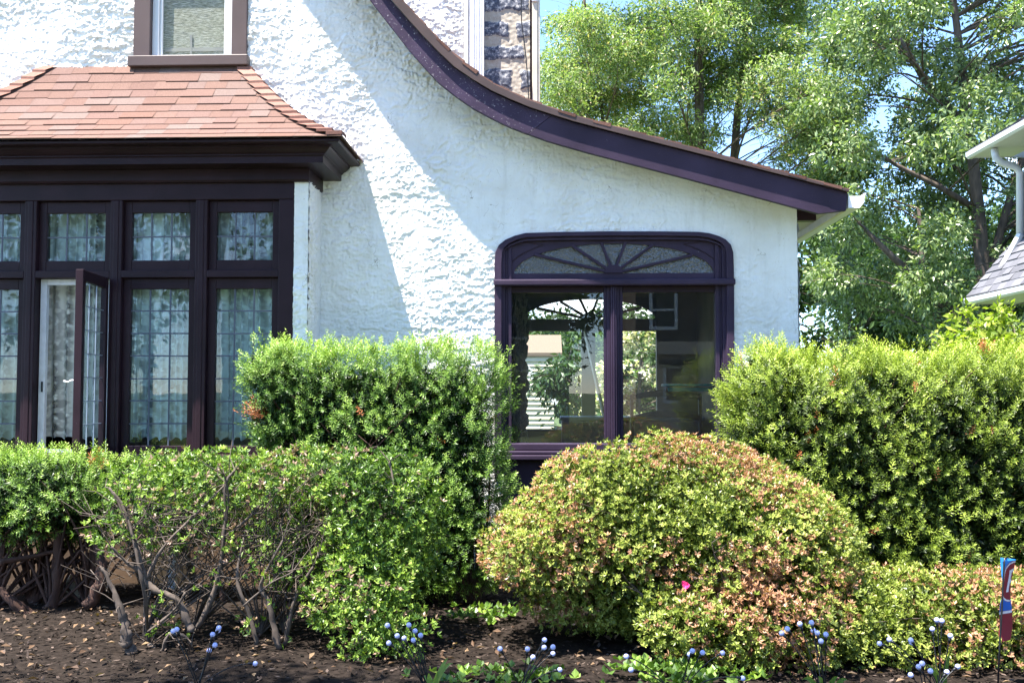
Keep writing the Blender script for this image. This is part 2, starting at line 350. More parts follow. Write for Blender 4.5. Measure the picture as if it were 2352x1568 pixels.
M['stone'] = stone_mat('grey_stone', (.07, .08, .11), (.16, .17, .21), (.38, .33, .26), speck=.9)
M['darkstone'] = stone_mat('dark_porch_stone', (.05, .05, .055), (.12, .11, .10), (.18, .16, .13), speck=.5)
M['tanfound'] = simple('tan_foundation', (.11, .068, .040), .9, .3, 4, .4, 30)
M['bark'] = simple('grey_bark', (.10, .075, .06), .9, .4, 14, 1.0, 30, stretch=(1, 1, .3))
M['redbark'] = simple('red_yew_bark', (.062, .032, .023), .9, .4, 16, 1.0, 30, stretch=(1, 1, .3))
M['twig'] = simple('grey_twig', (.085, .066, .054), .9, .35, 20)
M['black'] = simple('black_plastic', (.012, .013, .016), .4, .1, 5)
M['bulb'] = simple('shade_blue_bulb_plastic', (.47, .50, .80), .25, .03, 3)  # white globes, the blue of shade put into their base colour

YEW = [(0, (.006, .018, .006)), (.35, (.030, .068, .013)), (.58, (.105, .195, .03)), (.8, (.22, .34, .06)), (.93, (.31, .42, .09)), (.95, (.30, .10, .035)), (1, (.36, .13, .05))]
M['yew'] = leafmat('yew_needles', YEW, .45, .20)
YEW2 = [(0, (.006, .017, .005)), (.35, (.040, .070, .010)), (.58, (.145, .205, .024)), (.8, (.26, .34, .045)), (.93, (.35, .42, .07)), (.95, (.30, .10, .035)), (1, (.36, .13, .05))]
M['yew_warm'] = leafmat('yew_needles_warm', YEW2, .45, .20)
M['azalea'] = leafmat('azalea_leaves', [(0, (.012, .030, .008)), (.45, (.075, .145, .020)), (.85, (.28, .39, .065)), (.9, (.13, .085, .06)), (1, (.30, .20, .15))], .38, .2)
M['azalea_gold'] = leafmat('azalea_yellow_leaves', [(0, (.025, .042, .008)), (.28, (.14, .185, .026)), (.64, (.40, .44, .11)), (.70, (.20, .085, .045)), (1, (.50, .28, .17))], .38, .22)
M['oak'] = leafmat('oak_leaves', [(0, (.036, .070, .028)), (.45, (.14, .205, .075)), (1, (.38, .44, .22))], .30, .3, .7)
M['conifer'] = leafmat('conifer_sprays', [(0, (.05, .095, .022)), (.42, (.165, .235, .075)), (.8, (.33, .40, .17)), (1, (.42, .33, .23))], .45, .3)
M['maple'] = leafmat('maple_leaves', [(0, (.14, .22, .03)), (1, (.33, .38, .05))], .45, .4)
M['farleaf'] = leafmat('far_leaves', [(0, (.030, .062, .022)), (1, (.095, .155, .05))], .5, .3)
M['rhodo'] = leafmat('rhododendron_leaves', [(0, (.02, .05, .018)), (1, (.06, .12, .03))], .35, .2)
M['dogwood'] = leafmat('dogwood_petals', [(0, (.08, .15, .04)), (.27, (.14, .22, .06)), (.3, (.66, .62, .52)), (1, (.82, .80, .72))], .6, .3)
M['litter'] = leafmat('dry_leaves', [(0, (.06, .034, .02)), (.5, (.13, .075, .042)), (1, (.28, .19, .11))], .7, .1)
M['chip'] = leafmat('bark_chips', [(0, (.006, .005, .004)), (.7, (.021, .015, .012)), (1, (.12, .09, .075))], .9, .0, .08)
M['blade'] = leafmat('daylily_leaves', [(0, (.12, .21, .05)), (1, (.26, .36, .11))], .4, .3)
M['flower'] = simple('pink_petal', (.62, .03, .15), .5, .2, 20)

# ---------------------------------------------------------------- the ground
def sheet(name, x0, x1, y0, y1, z, mat, step=None, amp=0, seed=1):
    if step is None:
        V = np.array([(x0, y0, z), (x1, y0, z), (x1, y1, z), (x0, y1, z)]); Fc = np.array([(0, 1, 2, 3)])
    else:
        xs = np.arange(x0, x1 + 1e-6, step); ys = np.arange(y0, y1 + 1e-6, step); X, Y = np.meshgrid(xs, ys)
        Z = z + amp * (perlin(X * 1.1, Y * 1.1, seed) + .5 * perlin(X * 4, Y * 4, seed + 1) + .3 * perlin(X * 13, Y * 13, seed + 2))
        edge = np.minimum(np.minimum(X - x0, x1 - X), np.minimum(Y - y0, y1 - Y)); Z = z + (Z - z) * np.clip(edge / .3, 0, 1)
        V = np.stack([X, Y, Z], -1).reshape(-1, 3); h, w = X.shape; i = np.arange(h * w).reshape(h, w)
        Fc = np.stack([i[:-1, :-1], i[:-1, 1:], i[1:, 1:], i[1:, :-1]], -1).reshape(-1, 4)
    return tag(nmesh(name, V, Fc, mat, smooth=True), kind='structure')
def ground_z(x, y): return .05
m_lawn = simple('lawn', (.055, .085, .022), .95, .35, 9, .8, 90)
m_mulch = simple('mulch', (.018, .0135, .011), .95, .5, 28, 1.0, 120, .08)
m_walk = simple('concrete_walk', (.36, .34, .31), .9, .12, 5, .4, 120)
m_road = simple('asphalt', (.055, .055, .058), .9, .15, 4, .4, 160)
sheet('ground', -900, 900, -900, 900, 0.0, m_lawn)
sheet('garden_bed', -8.5, 6.2, 3.4, 7.86, .05, m_mulch, .035, .018)
sheet('pavement', -40, 40, .2, 1.7, .006, m_walk)
sheet('road', -40, 40, -9, -1.2, .004, m_road)

# ---------------------------------------------------------------- the house
WY = 7.90          # face of the stuccoed gable wall
GY = 7.62          # face of the barge boards
BY = 7.47          # face of the bay window
house = thing('house', 'white stucco cottage with a swooping dark gable edge, bay window and arched porch window', 'house', (0, WY, 0))

def stucco_h(u, v, s=0):
    uw = u + .035 * perlin(u * 7, v * 7, 11 + s); vw = v + .022 * perlin(u * 9, v * 9, 12 + s)
    rag = perlin(u * 46, v * 30, 13 + s); fine = perlin(u * 95, v * 80, 14 + s); rip = perlin(u * 62 + v * 14, v * 21, 24 + s)
    a = sstep(-.035, .035, perlin(uw * 6.2, vw * 13, 15 + s) + .22 * rag + .14 * fine + .10 * rip)
    b = sstep(-.04, .04, perlin(uw * 15, vw * 29, 16 + s) - .06 + .30 * rag + .18 * fine + .14 * rip)
    c = sstep(-.1, .1, perlin(uw * 31, vw * 52, 17 + s) + .3 * fine)
    amp = np.clip(.75 + .9 * perlin(u * 1.3, v * 1.3, 18 + s) + .5 * perlin(u * 4.1, v * 3.3, 28 + s), .25, 1.4) * (1 - .45 * sstep(-1.1, .1, u) * (s == 0))
    h = amp * (.0066 * a + .0060 * b + .0030 * c) + .0012 * rag + .0010 * fine + .005 * perlin(u * 2.1, v * 2.1, 19 + s)
    edge = (1 - np.abs(2 * a - 1)) * .6 + (1 - np.abs(2 * b - 1)) * .6 + .35
    return h, edge
def inpoly(px, pz, poly):
    c = np.zeros(px.shape, bool); n = len(poly)
    for i in range(n):
        x1, z1 = poly[i]; x2, z2 = poly[(i + 1) % n]
        if z1 == z2: continue
        t = ((z1 > pz) != (z2 > pz)) & (px < (x2 - x1) * (pz - z1) / (z2 - z1) + x1); c ^= t
    return c
def stucco_sheet(name, x0, x1, z0, z1, y, step, keep, parent, s=0, axis='y'):
    xs = np.arange(x0, x1 + 1e-6, step); zs = np.arange(z0, z1 + 1e-6, step); U, Vv = np.meshgrid(xs, zs)
    h, e = stucco_h(U, Vv, s)
    Hh, Ww = U.shape; i = np.arange(Hh * Ww).reshape(Hh, Ww)
    Fc = np.stack([i[:-1, :-1], i[:-1, 1:], i[1:, 1:], i[1:, :-1]], -1).reshape(-1, 4)
    cu = (U[:-1, :-1] + step / 2).ravel(); cv = (Vv[:-1, :-1] + step / 2).ravel()
    Fc = Fc[keep(cu, cv)]
    used = np.zeros(Hh * Ww, bool); used[Fc.ravel()] = True; remap = np.cumsum(used) - 1
    if axis == 'y': P = np.stack([U, y - h, Vv], -1)
    else: P = np.stack([y + h, U, Vv], -1)
    return nmesh(name, P.reshape(-1, 3)[used], remap[Fc], M['stucco'], parent, tint=e.ravel()[used], smooth=True)

# outline of the swooping gable edge, measured on the photograph at the barge board's face
LOW = [(849, 0), (898, 59), (948, 131), (1000, 194), (1066, 244), (1151, 292), (1250, 325), (1348, 351), (1433, 372), (1560, 405), (1709, 445), (1880, 491)]
TOP = [(892, -5), (948, 59), (990, 107), (1040, 161), (1105, 207), (1200, 249), (1302, 280), (1433, 312), (1560, 343), (1709, 383), (1830, 413), (1947, 443)]
DRP = [(914, -8), (972, 52), (1016, 100), (1062, 150), (1118, 193), (1217, 237), (1312, 265), (1433, 297), (1560, 330), (1709, 371), (1830, 403), (1951, 436)]
def curve(px, Y, n=60):
    """measured outline, smoothed and carried on up the steep roof to the ridge; returns (x, z)"""
    P = [at(a, b, Y) for a, b in px]; P = [(p.x, p.z) for p in P]
    k = 1.42; x0, z0 = P[0]; apex = -4.7
    up = [(apex + (x0 - apex) * i / 8, z0 + (x0 - apex) * (1 - i / 8) * k) for i in range(8)]
    A = np.array(up + P); d = np.r_[0, np.cumsum(np.hypot(*np.diff(A, axis=0).T))]
    for _ in range(2):
        B = A.copy(); B[9:-1] = A[9:-1] * .6 + (A[8:-2] + A[10:]) * .2; A = B
    s = np.linspace(0, d[-1], n); return list(zip(np.interp(s, d, A[:, 0]), np.interp(s, d, A[:, 1])))
low, top, drp = curve(LOW, GY), curve(TOP, GY), curve(DRP, GY - .03)
XR = ax(1836, WY)                                       # right corner of the wall
# arched window outline at the wall
def aw(cx, cy, Y=WY): p = at(1084.2 + cx / 2.6666, 496.1 + cy / 2.6666, Y); return (p.x, p.z)
AWO = [aw(138, 1600), aw(138, 430), aw(138, 300), aw(143, 225), aw(165, 180), aw(205, 148), aw(260, 124), aw(330, 107), aw(560, 100), aw(860, 97), aw(1160, 97), aw(1380, 100), aw(1450, 108), aw(1510, 126), aw(1550, 146), aw(1582, 178), aw(1597, 225), aw(1600, 300), aw(1602, 430), aw(1604, 1600)]
acx = sum(p[0] for p in (AWO[0], AWO[-1])) / 2
hole = [(acx + (x - acx) * .965, z - .025 * (z > 2.3)) for x, z in AWO]
wl_top = [(x, z + .13) for x, z in low]
def wall_keep(u, v):
    zt = np.interp(u, [p[0] for p in wl_top], [p[1] for p in wl_top])
    k = v < zt
    k &= ~inpoly(u, v, hole)
    k &= ~((u > -4.74) & (u < -1.87) & (v < 3.2))
    k &= ~((u > -3.28) & (u < -2.45) & (v > 4.16) & (v < 5.62))
    return k
stucco_sheet('gable_wall', -5.3, XR, .02, 5.05, WY, .0068, wall_keep, house)
b = MB()
b.strip([(-4.7, 5.04), (-1.6, 5.04)], [(-4.7, 9.5), (-1.7, 5.30)], WY, WY + .05)
b.strip([(-9.2, -.05), (-5.295, -.05)], [(-9.2, 5.04), (-5.295, 5.04)], WY, WY + .05)
b.strip([(-8.5, 5.04), (-4.71, 5.04)], [(-7.7, 5.3), (-4.71, 9.5)], WY, WY + .05)
b.build('gable_wall', M['stucco'], house)
# right return wall of the porch, its corner as rough as the front
stucco_sheet('side_wall', WY, 12.7, .02, 2.9, XR - .004, .03, lambda u, v: (v < 2.85), house, 3, 'x')

# barge boards: a worn curved length and a smooth straight one, then the metal edge and the shingles above
def split_at(L, U, x):
    i = max(k for k in range(len(L)) if L[k][0] < x); return i
i0 = split_at(low, top, ax(1253, GY))
b = MB(); b.strip(low[:i0 + 1], top[:i0 + 1], GY, GY + .045); b.build('barge_board', M['barge_worn'], house, .003)
endp = at(1943, 484, GY)
b = MB(); b.strip([(low[i0][0] + .003, low[i0][1])] + low[i0 + 1:] + [(endp.x, endp.z)], [(top[i0][0] + .003, top[i0][1])] + top[i0 + 1:] + [(top[-1][0] + .001, top[-1][1] - .002)], GY, GY + .045); b.build('barge_board', M['barge'], house, .003)
b = MB(); b.strip(top, drp, GY - .035, GY - .018); b.build('drip_edge', M['drip'], house, .002)
# shingled main roof following the same curve back over the porch
b = MB(); rng = random.Random(5)
D = np.array(drp); seg = np.r_[0, np.cumsum(np.hypot(*np.diff(D, axis=0).T))]; L = seg[-1]; s = 0.0
def dp(s): return np.array((np.interp(s, seg, D[:, 0]), np.interp(s, seg, D[:, 1])))
while s < L - .01:
    e = min(s + .14, L); p, q = dp(s), dp(e); d = (q - p) / max(np.linalg.norm(q - p), 1e-6); n = np.array((-d[1], d[0]))
    y = GY - .032 + rng.uniform(-.008, .008)
    while y < 12.8:
        w = rng.uniform(.22, .36) * (1 if y > GY else .6); y2 = min(y + w, 12.8); hh = .007 + rng.choice((0, 0, .006)); t = rng.random()
        pts = [p + n * .004, q + n * .004 + n * hh, q + n * -.014, p + n * -.014]
        vs = [(a[0], yy, a[1]) for yy in (y, y2 - .003) for a in pts]
        b.add(vs, [(0, 1, 2, 3), (7, 6, 5, 4), (0, 4, 5, 1), (1, 5, 6, 2), (2, 6, 7, 3), (3, 7, 4, 0)], t)
        y = y2
        if y > 9.5: y2 = 12.8
    s = e
b.build('roof', M['shingle_old'], house)
dk = [(x, z - .02) for x, z in drp]; dl = [(x, z - .06) for x, z in drp]
b = MB(); b.strip(dk, dl, GY + .05, 12.75); b.build('roof_deck', M['trim'], house)
lft = [(-9.4 - x, z) for x, z in drp[:22]]
b = MB(); b.strip(lft, [(x, z - .25) for x, z in lft], GY - .02, 12.7); b.build('roof', M['shingle_brown'], house)

# white gutter along the low eave, its open end towards the street
g0 = at(1949, 452, GY); gx, gz = g0.x, g0.z
prof = [(gx, gz + .025), (gx, gz - .085), (gx + .085, gz - .085), (gx + .118, gz - .045), (gx + .125, gz + .012), (gx + .135, gz + .018), (gx + .135, gz + .030), (gx + .128, gz + .030), (gx + .119, gz + .018), (gx + .110, gz - .042), (gx + .081, gz - .079), (gx + .006, gz - .079), (gx + .006, gz + .025)]
b = MB(); b.prism(prof, GY + .01, 12.7); b.box(gx + .008, gx + .10, GY + .03, GY + .034, gz - .077, gz + .012); b.build('gutter', M['white'], house)
MB().box(XR - .02, XR + .15, WY + .01, WY + .10, gz - .13, gz - .015).build('rafter_tail', M['trim'], house, .004)
MB().box(gx - .03, gx - .004, GY + .06, 12.7, gz - .10, gz + .02).build('fascia', M['cream'], house)
b = MB(); b.prism([(XR - .3, gz + .09), (gx - .004, gz - .03), (gx - .004, gz - .05), (XR - .3, gz + .07)], GY + .05, 12.7); b.build('soffit', M['cream'], house)

# --- arched window of the porch
aw_o = thing('x', 'x', 'x'); bpy.data.objects.remove(aw_o)
TRIM = M['barge']
def rect_ring(poly, inner):
    """for each outer point the matching point on the inner opening"""
    x0, x1, z0, z1 = inner
    out = []
    for x, z in poly: out.append((min(max(x, x0), x1), min(max(z, z0), z1)))
    return out
ix0, iz1 = aw(192, 151); ix1, _ = aw(1545, 151); _, iz0 = aw(192, 1600)
def inset(poly, dx, dz):
    out = []
    for i, (x, z) in enumerate(poly):
        a_, c_ = poly[max(i - 1, 0)], poly[min(i + 1, len(poly) - 1)]; tx, tz = c_[0] - a_[0], c_[1] - a_[1]; l = math.hypot(tx, tz); out.append((x + tz / l * dx, z - tx / l * dz))
    return out
A1 = inset(AWO, .058, .036)
inner = rect_ring(A1, (ix0 + .006, ix1 - .006, iz0, iz1))
b = MB(); b.strip(AWO, A1, WY - .030, WY + .09)
fr = b.build('arched_window', TRIM, house, .005)
b = MB(); b.strip(inset(AWO, .05, .03), inner, WY + .003, WY + .088); b.strip(inset(AWO, .056, .048), inset(AWO, .064, .060), WY - .008, WY + .02); b.build('inner_moulding', TRIM, fr)
b = MB()                                               # stepped stop mouldings inside the brickmould
for (c0, c1, yy) in ((190, 204, .004), (204, 220, .022), (220, 242, .012)):
    xa, xb = aw(c0, 0)[0], aw(c1, 0)[0]; b.box(xa, xb, WY + yy, WY + .1, aw(0, 1400)[1], aw(0, 150)[1])
b.build('stop_moulding', TRIM, fr, .004); b = MB()
for (c0, c1, yy) in ((1487, 1512, .012), (1512, 1528, .022), (1528, 1547, .004)):
    xa, xb = aw(c0, 0)[0], aw(c1, 0)[0]; b.box(xa, xb, WY + yy, WY + .1, aw(0, 1600)[1], aw(0, 150)[1])
b.build('stop_moulding', TRIM, fr, .004)

def fan(xl, xr, zb, h, Y, th, px0, px1, pz0, pz1, mat, gmat, parent, spokes, hubr, spandrel=True, barw=.022):
    cx = (xl + xr) / 2; a = (xr - xl) / 2
    A, B = [], []
    for i in range(49):
        t = math.pi * (1 - i / 48); x = cx + a * math.cos(t); z = zb + h * math.sin(t); A.append((x, z))
        # outward to the rectangle
        dx, dz = math.cos(t), math.sin(t) * .6 + .05
        k = min(((px1 - x) / dx) if dx > 1e-6 else 9, ((px0 - x) / dx) if dx < -1e-6 else 9, (pz1 - z) / dz)
        B.append((x + dx * k, z + dz * k))
    b = MB(); b.strip(A, B, Y, Y + th)
    b.box(px0, px1, Y + .001, Y + th, pz0, zb)
    b.box(px0, xl + .001, Y + .0005, Y + th, zb, B[0][1]); b.box(xr - .001, px1, Y + .0005, Y + th, zb, B[-1][1])
    # fill the two upper corners
    for sx, q in ((-1, px0), (1, px1)):
        pts = [p for p in B if abs(p[1] - pz1) < 1e-5]; e = pts[0] if sx < 0 else pts[-1]
        side = [p for p in B if abs(p[0] - q) < 1e-5]; f_ = max(side, key=lambda p: p[1]) if side else None
        if f_: b.prism([e, (q, pz1), f_], Y + .0005, Y + th)
    p = b.build('fan_panel', mat, parent, .003)
    if spandrel:
        for sx in (-1, 1):
            o1 = (cx + sx * (a + .035), pz1 - .012); pts = [o1]
            for i in range(9):
                t = math.pi / 2 - (.42 + .92 * i / 8) ; x = cx + sx * (a + .055) * math.sin(.72 + .78 * i / 8); z = zb + (h + .055) * math.cos(.72 + .78 * i / 8) + .008; pts.append((x, z))
            b = MB()
            for i in range(len(pts)):
                u, v = pts[i], pts[(i + 1) % len(pts)]
                b.bar((u[0], Y - .002, u[1]), (v[0], Y - .002, v[1]), .006, .008, (0, 1, 0))
            b.build('spandrel_bead', M['trim'], parent)
        b = MB()
    for (ex, ez) in spokes:
        d = Vector((ex - cx, 0, ez - zb)).normalized()
        b.bar((cx + d.x * hubr * .8, Y + .004, zb + d.z * hubr * .8), (ex + d.x * .012, Y + .004, ez + d.z * .012), barw, .03, (0, 1, 0))
    b.build('glazing_bar', mat, parent, .004)
    b = MB(); hub = [(cx + hubr * math.cos(math.pi * i / 16), zb + hubr * .92 * math.sin(math.pi * i / 16)) for i in range(17)]
    b.prism(hub[::-1], Y - .012, Y + .02); b.build('hub', mat, parent, .004)
    g = [(cx + (a + .01) * math.cos(math.pi * (1 - i / 40)), zb + (h + .008) * math.sin(math.pi * (1 - i / 40)) - .004) for i in range(41)]
    b = MB(); b.add([(x, Y + .018, z) for x, z in g], [tuple(range(41))]); b.build('fan_pane', gmat, parent)
FY = WY + .030
fl, fz = aw(258, 353, FY); frr, _ = aw(1480, 353, FY); _, ftop = aw(870, 168, FY)
sp = [aw(390, 238, FY), aw(615, 183, FY), aw(793, 168, FY), aw(938, 168, FY), aw(1100, 183, FY), aw(1340, 242, FY)]
fan(fl, frr, fz, ftop - fz, FY, .05, aw(238, 0, FY)[0], aw(1492, 0, FY)[0], aw(0, 400, FY)[1], aw(0, 140, FY)[1], TRIM, M['rainglass'], fr, sp, .075)
# transom bar, mullion, sash rails, sill
z0, z1 = aw(0, 432)[1], aw(0, 392)[1]
b = MB(); b.prism([(aw(137, 0)[0] - .002, z0), (aw(1602, 0)[0] + .002, z0), (aw(1602, 0)[0] + .002, z1), (aw(137, 0)[0] - .002, z1)], WY - .055, WY + .075)
b.build('transom', TRIM, fr, .012)
mz0 = aw(0, 1440)[1]
b = MB()
x = [aw(c, 0)[0] for c in (805, 822, 846, 858, 870, 882, 900, 922)]
b.box(x[0], x[1], WY + .035, WY + .09, mz0, z0 - .001); b.box(x[1], x[2], WY + .022, WY + .091, mz0, z0 - .002)
b.box(x[2], x[3] , WY - .006, WY + .092, mz0, z0 - .003); b.box(x[3] + .0005, x[4], WY - .013, WY + .092, mz0, z0 - .003); b.box(x[4] + .0005, x[5], WY - .006, WY + .092, mz0, z0 - .003)
b.box(x[5] + .0005, x[6], WY + .018, WY + .091, mz0, z0 - .002); b.box(x[6] + .0005, x[7], WY + .035, WY + .09, mz0, z0 - .001)
b.build('mullion', TRIM, fr, .004)
b = MB(); b.box(aw(240, 0)[0], x[0] - .001, WY + .03, WY + .08, aw(0, 469)[1], z0 - .001); b.box(x[7] + .001, aw(1490, 0)[0], WY + .03, WY + .08, aw(0, 469)[1], z0 - .001); b.build('sash_rail', M['trim'], fr, .003)
zb = aw(0, 1390)[1]
b = MB(); xl, xr = aw(190, 0)[0], aw(1602, 0)[0]
b.box(xl + .02, xr - .02, WY - .035, WY + .09, zb - .055, zb); b.box(xl, xr, WY - .075, WY + .085, zb - .084, zb - .056); b.box(xl - .035, xr + .03, WY - .11, WY + .08, zb - .125, zb - .086); b.box(xl, xr, WY - .03, WY + .05, zb - .6, zb - .127)
b.build('sill', TRIM, fr, .008)
for (a0, a1) in ((242, 806), (921, 1488)):
    b = MB(); b.add([(aw(a0, 0)[0], WY + .062, zb - .01), (aw(a1, 0)[0], WY + .062, zb - .01), (aw(a1, 0)[0], WY + .062, aw(0, 466)[1]), (aw(a0, 0)[0], WY + .062, aw(0, 466)[1])], [(0, 1, 2, 3)]); b.build('pane', M['bigpane'], fr)

# --- the porch behind it
PYB = 12.5
px0 = -.30
b = MB()
n = 26; rng = random.Random(8)
for i in range(n):                                     # rough stone side of the main house
    for j in range(9):
        pass
b = MB(); b.box(px0 - .3, px0 - .03, WY + .12, PYB, .25, 2.9); b.build('porch_wall', M['darkstone'], house)
xs = np.arange(WY + .12, PYB, .04); zs = np.arange(.25, 2.9, .04); U, Vv = np.meshgrid(xs, zs)
row = np.floor(Vv / .21); k = np.floor(U / .45 + row * .37); cell = np.abs(np.sin(row * 12.9898 + k * 78.233) * 43758.5453) % 1
fu = (U / .45 + row * .37) % 1; fv = (Vv / .21) % 1; bulge = np.clip(np.minimum(np.minimum(fu, 1 - fu) * 6, np.minimum(fv, 1 - fv) * 4), 0, 1)
Xs = px0 + .05 * bulge * (.4 + .6 * cell) + .015 * perlin(U * 9, Vv * 9, 4)
P = np.stack([Xs, U, Vv], -1).reshape(-1, 3); h_, w_ = U.shape; ii = np.arange(h_ * w_).reshape(h_, w_)
nmesh('porch_wall', P, np.stack([ii[:-1, :-1], ii[:-1, 1:], ii[1:, 1:], ii[1:, :-1]], -1).reshape(-1, 4), M['darkstone'], house, smooth=True)
b = MB(); b.box(px0 - .2, XR - .02, WY + .1, PYB + .1, .2, .28); b.build('porch_floor', M['plaster'], house)
b = MB(); b.box(px0 - .2, XR - .02, WY + .1, PYB + .1, 2.86, 2.9); b.build('porch_ceiling', M['plaster'], house)
b = MB(); b.box(XR - .12, XR - .03, WY + .1, PYB + .1, .25, 2.86); b.build('porch_wall', M['plaster'], house)
def bw(cx, cy): p = at(1084.2 + cx / 2.6666, 496.1 + cy / 2.6666, PYB); return (p.x, p.z)
ox0, ox1 = bw(345, 0)[0] - .06, bw(1125, 0)[0]; oz1 = bw(0, 500)[1]; oz0 = bw(0, 1320)[1]
b = MB(); b.box(px0 - .3, XR - .02, PYB, PYB + .12, oz1, 2.9); b.box(ox1, XR - .02, PYB, PYB + .12, .25, oz1); b.box(px0 - .3, ox1, PYB, PYB + .12, .25, oz0)
b.build('porch_wall', M['plaster'], house)
fb = bw(0, 633)[1]
bwf = MB().box(bw(668, 0)[0], bw(752, 0)[0], PYB + .01, PYB + .1, oz0 + .03, bw(0, 705)[1]).box(ox0, ox1, PYB - .01, PYB + .1, bw(0, 705)[1], fb).box(ox0, ox1, PYB - .03, PYB + .1, oz0, oz0 + .03).build('arched_window', M['plaster'], house, .004)
spb = [bw(c, d) for c, d in ((400, 563), (545, 525), (664, 512), (768, 512), (880, 530), (1035, 560))]
fan(bw(318, 0)[0], bw(1120, 0)[0], fb, bw(0, 510)[1] - fb, PYB + .02, .05, bw(318, 0)[0] - .05, ox1, fb - .02, oz1 + .02, M['plaster'], M['rainglass_lit'], bwf, spb, .10, False, .032)

# porch furniture glimpsed through the glass
m_bluewood = simple('blue_paint', (.06, .10, .26), .5, .15, 4)
ch = thing('chair', 'dark ladder-back chair inside the porch behind the right pane', 'chair', (.9, 10.6, .28))
cxa, cxb = at(1452, 950, 10.6).x, at(1610, 950, 10.6).x
top_z = at(1450, 905, 10.6).z
for xx in (cxa, cxb): MB().tube([(xx, 10.62, .28), (xx, 10.6, .75), (xx, 10.66, top_z)], .018, 8).build('leg', M['trim'], ch)
for xx in (cxa + .01, cxb - .01): MB().tube([(xx, 10.18, .28), (xx, 10.18, .74)], .018, 8).build('leg', M['trim'], ch)
b = MB(); b.box(cxa - .02, cxb + .02, 10.15, 10.6, .72, .75); b.build('seat', M['trim'], ch, .008)
for zz in (1.42, 1.2, .98):
    if zz < top_z:
        A = [(cxa + (cxb - cxa) * i / 10, zz + .03 * math.sin(math.pi * i / 10)) for i in range(11)]; Bq = [(q[0], q[1] + .05 + .025 * math.sin(math.pi * i / 10)) for i, q in enumerate(A)]
        MB().strip(A, Bq, 10.635, 10.65).build('back_slat', M['trim'], ch)
bn = thing('bench', 'blue painted storage bench under the rear porch window', 'bench', (.9, 11.9, .28))
MB().box(.15, XR - .2, 11.6, 12.2, .28, 1.17).build('body', m_bluewood, bn, .01)
MB().box(.13, XR - .18, 11.58, 12.22, 1.172, 1.21).build('lid', simple('pale_blue_paint', (.22, .32, .45), .5), bn, .01)
tag(MB().bar(at(1400, 1010, 11.4), at(1343, 760, 12.4), .12, .025, (1, 0, 0)).build('board', M['oldwhite'], None, .004), 'pale board leaning against the rear porch window post', 'board')
tl = thing('crossbar', 'turquoise shelf added behind the right pane for a teal streak', 'crossbar', (1.5, 9.4, 1.55))  # teal streak of unclear source, modelled as a board and rail
m_teal = simple('turquoise_paint', (.02, .38, .36), .45)
pa, pb = at(1522, 884, 9.6), at(1608, 884, 9.6)
MB().box(pa.x, pb.x + .25, 9.55, 9.75, pa.z - .012, pa.z + .012).build('board', m_teal, tl, .004)
MB().box(pa.x + .05, pb.x + .25, 9.6, 9.63, pa.z - .06, pa.z - .02).build('rail', m_teal, tl, .004)

# --- bay window
bx0, bx1 = -4.774, -1.83
post_x = [-4.66, -3.989, -3.319, -2.657, -1.999]; pw = .046
hz0, hz1 = 2.969, 3.118; tz0, tz1 = 2.372, 2.429; sz0, sz1 = .96, 1.03
b = MB()
for i, x in enumerate(post_x):
    w = pw if 0 < i < 4 else .06
    b.box(x - w, x + w, BY, BY + .12, sz1, hz0)
    b.box(x - w * .45, x + w * .45, BY - .006, BY + .1, sz1, hz0) if 0 < i < 4 else None
b.box(post_x[0] - .06, post_x[-1] + .06, BY - .002, BY + .12, hz0 + .0005, hz1)
for i in range(4):
    b.box(post_x[i] + (pw if i else .06) + .0005, post_x[i + 1] - (pw if i < 3 else .06) - .0005, BY - .001, BY + .12, tz0, tz1)
b.build('bay_frame', M['trim'], house, .005)
b = MB(); b.box(post_x[0] - .09, post_x[-1] + .09, BY - .06, BY + .14, sz0, sz1 - .001); b.build('bay_sill', M['trim'], house, .006)
b = MB(); b.box(post_x[0] - .1, bx1 - .01, BY + .005, BY + .15, .02, sz0 - .001); b.build('foundation', M['tanfound'], house)
MB().box(-3.9, XR - .01, WY + .02, WY + .3, -.02, .10).build('foundation', M['tanfound'], house)
# stuccoed cheek of the bay
stucco_sheet('bay_cheek', post_x[-1] + .06, bx1, .05, 3.15, BY - .004, .0068, lambda u, v: u > -9, house, 5)
stucco_sheet('bay_cheek', BY - .008, WY, .05, 3.15, bx1 - .004, .0068, lambda u, v: u > -9, house, 6, 'x')
MB().box(post_x[-1] + .062, bx1 - .006, BY + .002, WY - .01, .05, 3.15).build('bay_cheek', M['stucco'], house)
MB().box(bx0, post_x[0] - .062, BY, WY - .01, .05, 3.15).build('bay_cheek', M['stucco'], house)

def leaded(xa, xb, za, zb_, Y, ncol, nrow, parent):
    b = MB(); b.add([(xa, Y, za), (xb, Y, za), (xb, Y, zb_), (xa, Y, zb_)], [(0, 1, 2, 3)]); b.build('pane', M['pane'], parent)
    b = MB(); rr = random.Random(int(xa * 1000))
    for i in range(1, ncol): x = xa + (xb - xa) * i / ncol; b.bar((x + rr.uniform(-.003, .003), Y - .002, za), (x + rr.uniform(-.003, .003), Y - .002, zb_), .0105, .008, (0, 1, 0))
    for j in range(1, nrow): z = za + (zb_ - za) * j / nrow; b.bar((xa, Y - .0025, z + rr.uniform(-.003, .003)), (xb, Y - .0025, z + rr.uniform(-.003, .003)), .0105, .008, (0, 1, 0))
    b.build('lead_came', M['lead'], parent)
def ringbox(b, x0, x1, z0, z1, w, wt, wb, y0, y1):
    b.box(x0, x0 + w, y0, y1, z0, z1); b.box(x1 - w, x1, y0, y1, z0, z1)
    b.box(x0 + w + .0003, x1 - w - .0003, y0 + .0005, y1, z1 - wt, z1); b.box(x0 + w + .0003, x1 - w - .0003, y0 + .0005, y1, z0, z0 + wb)
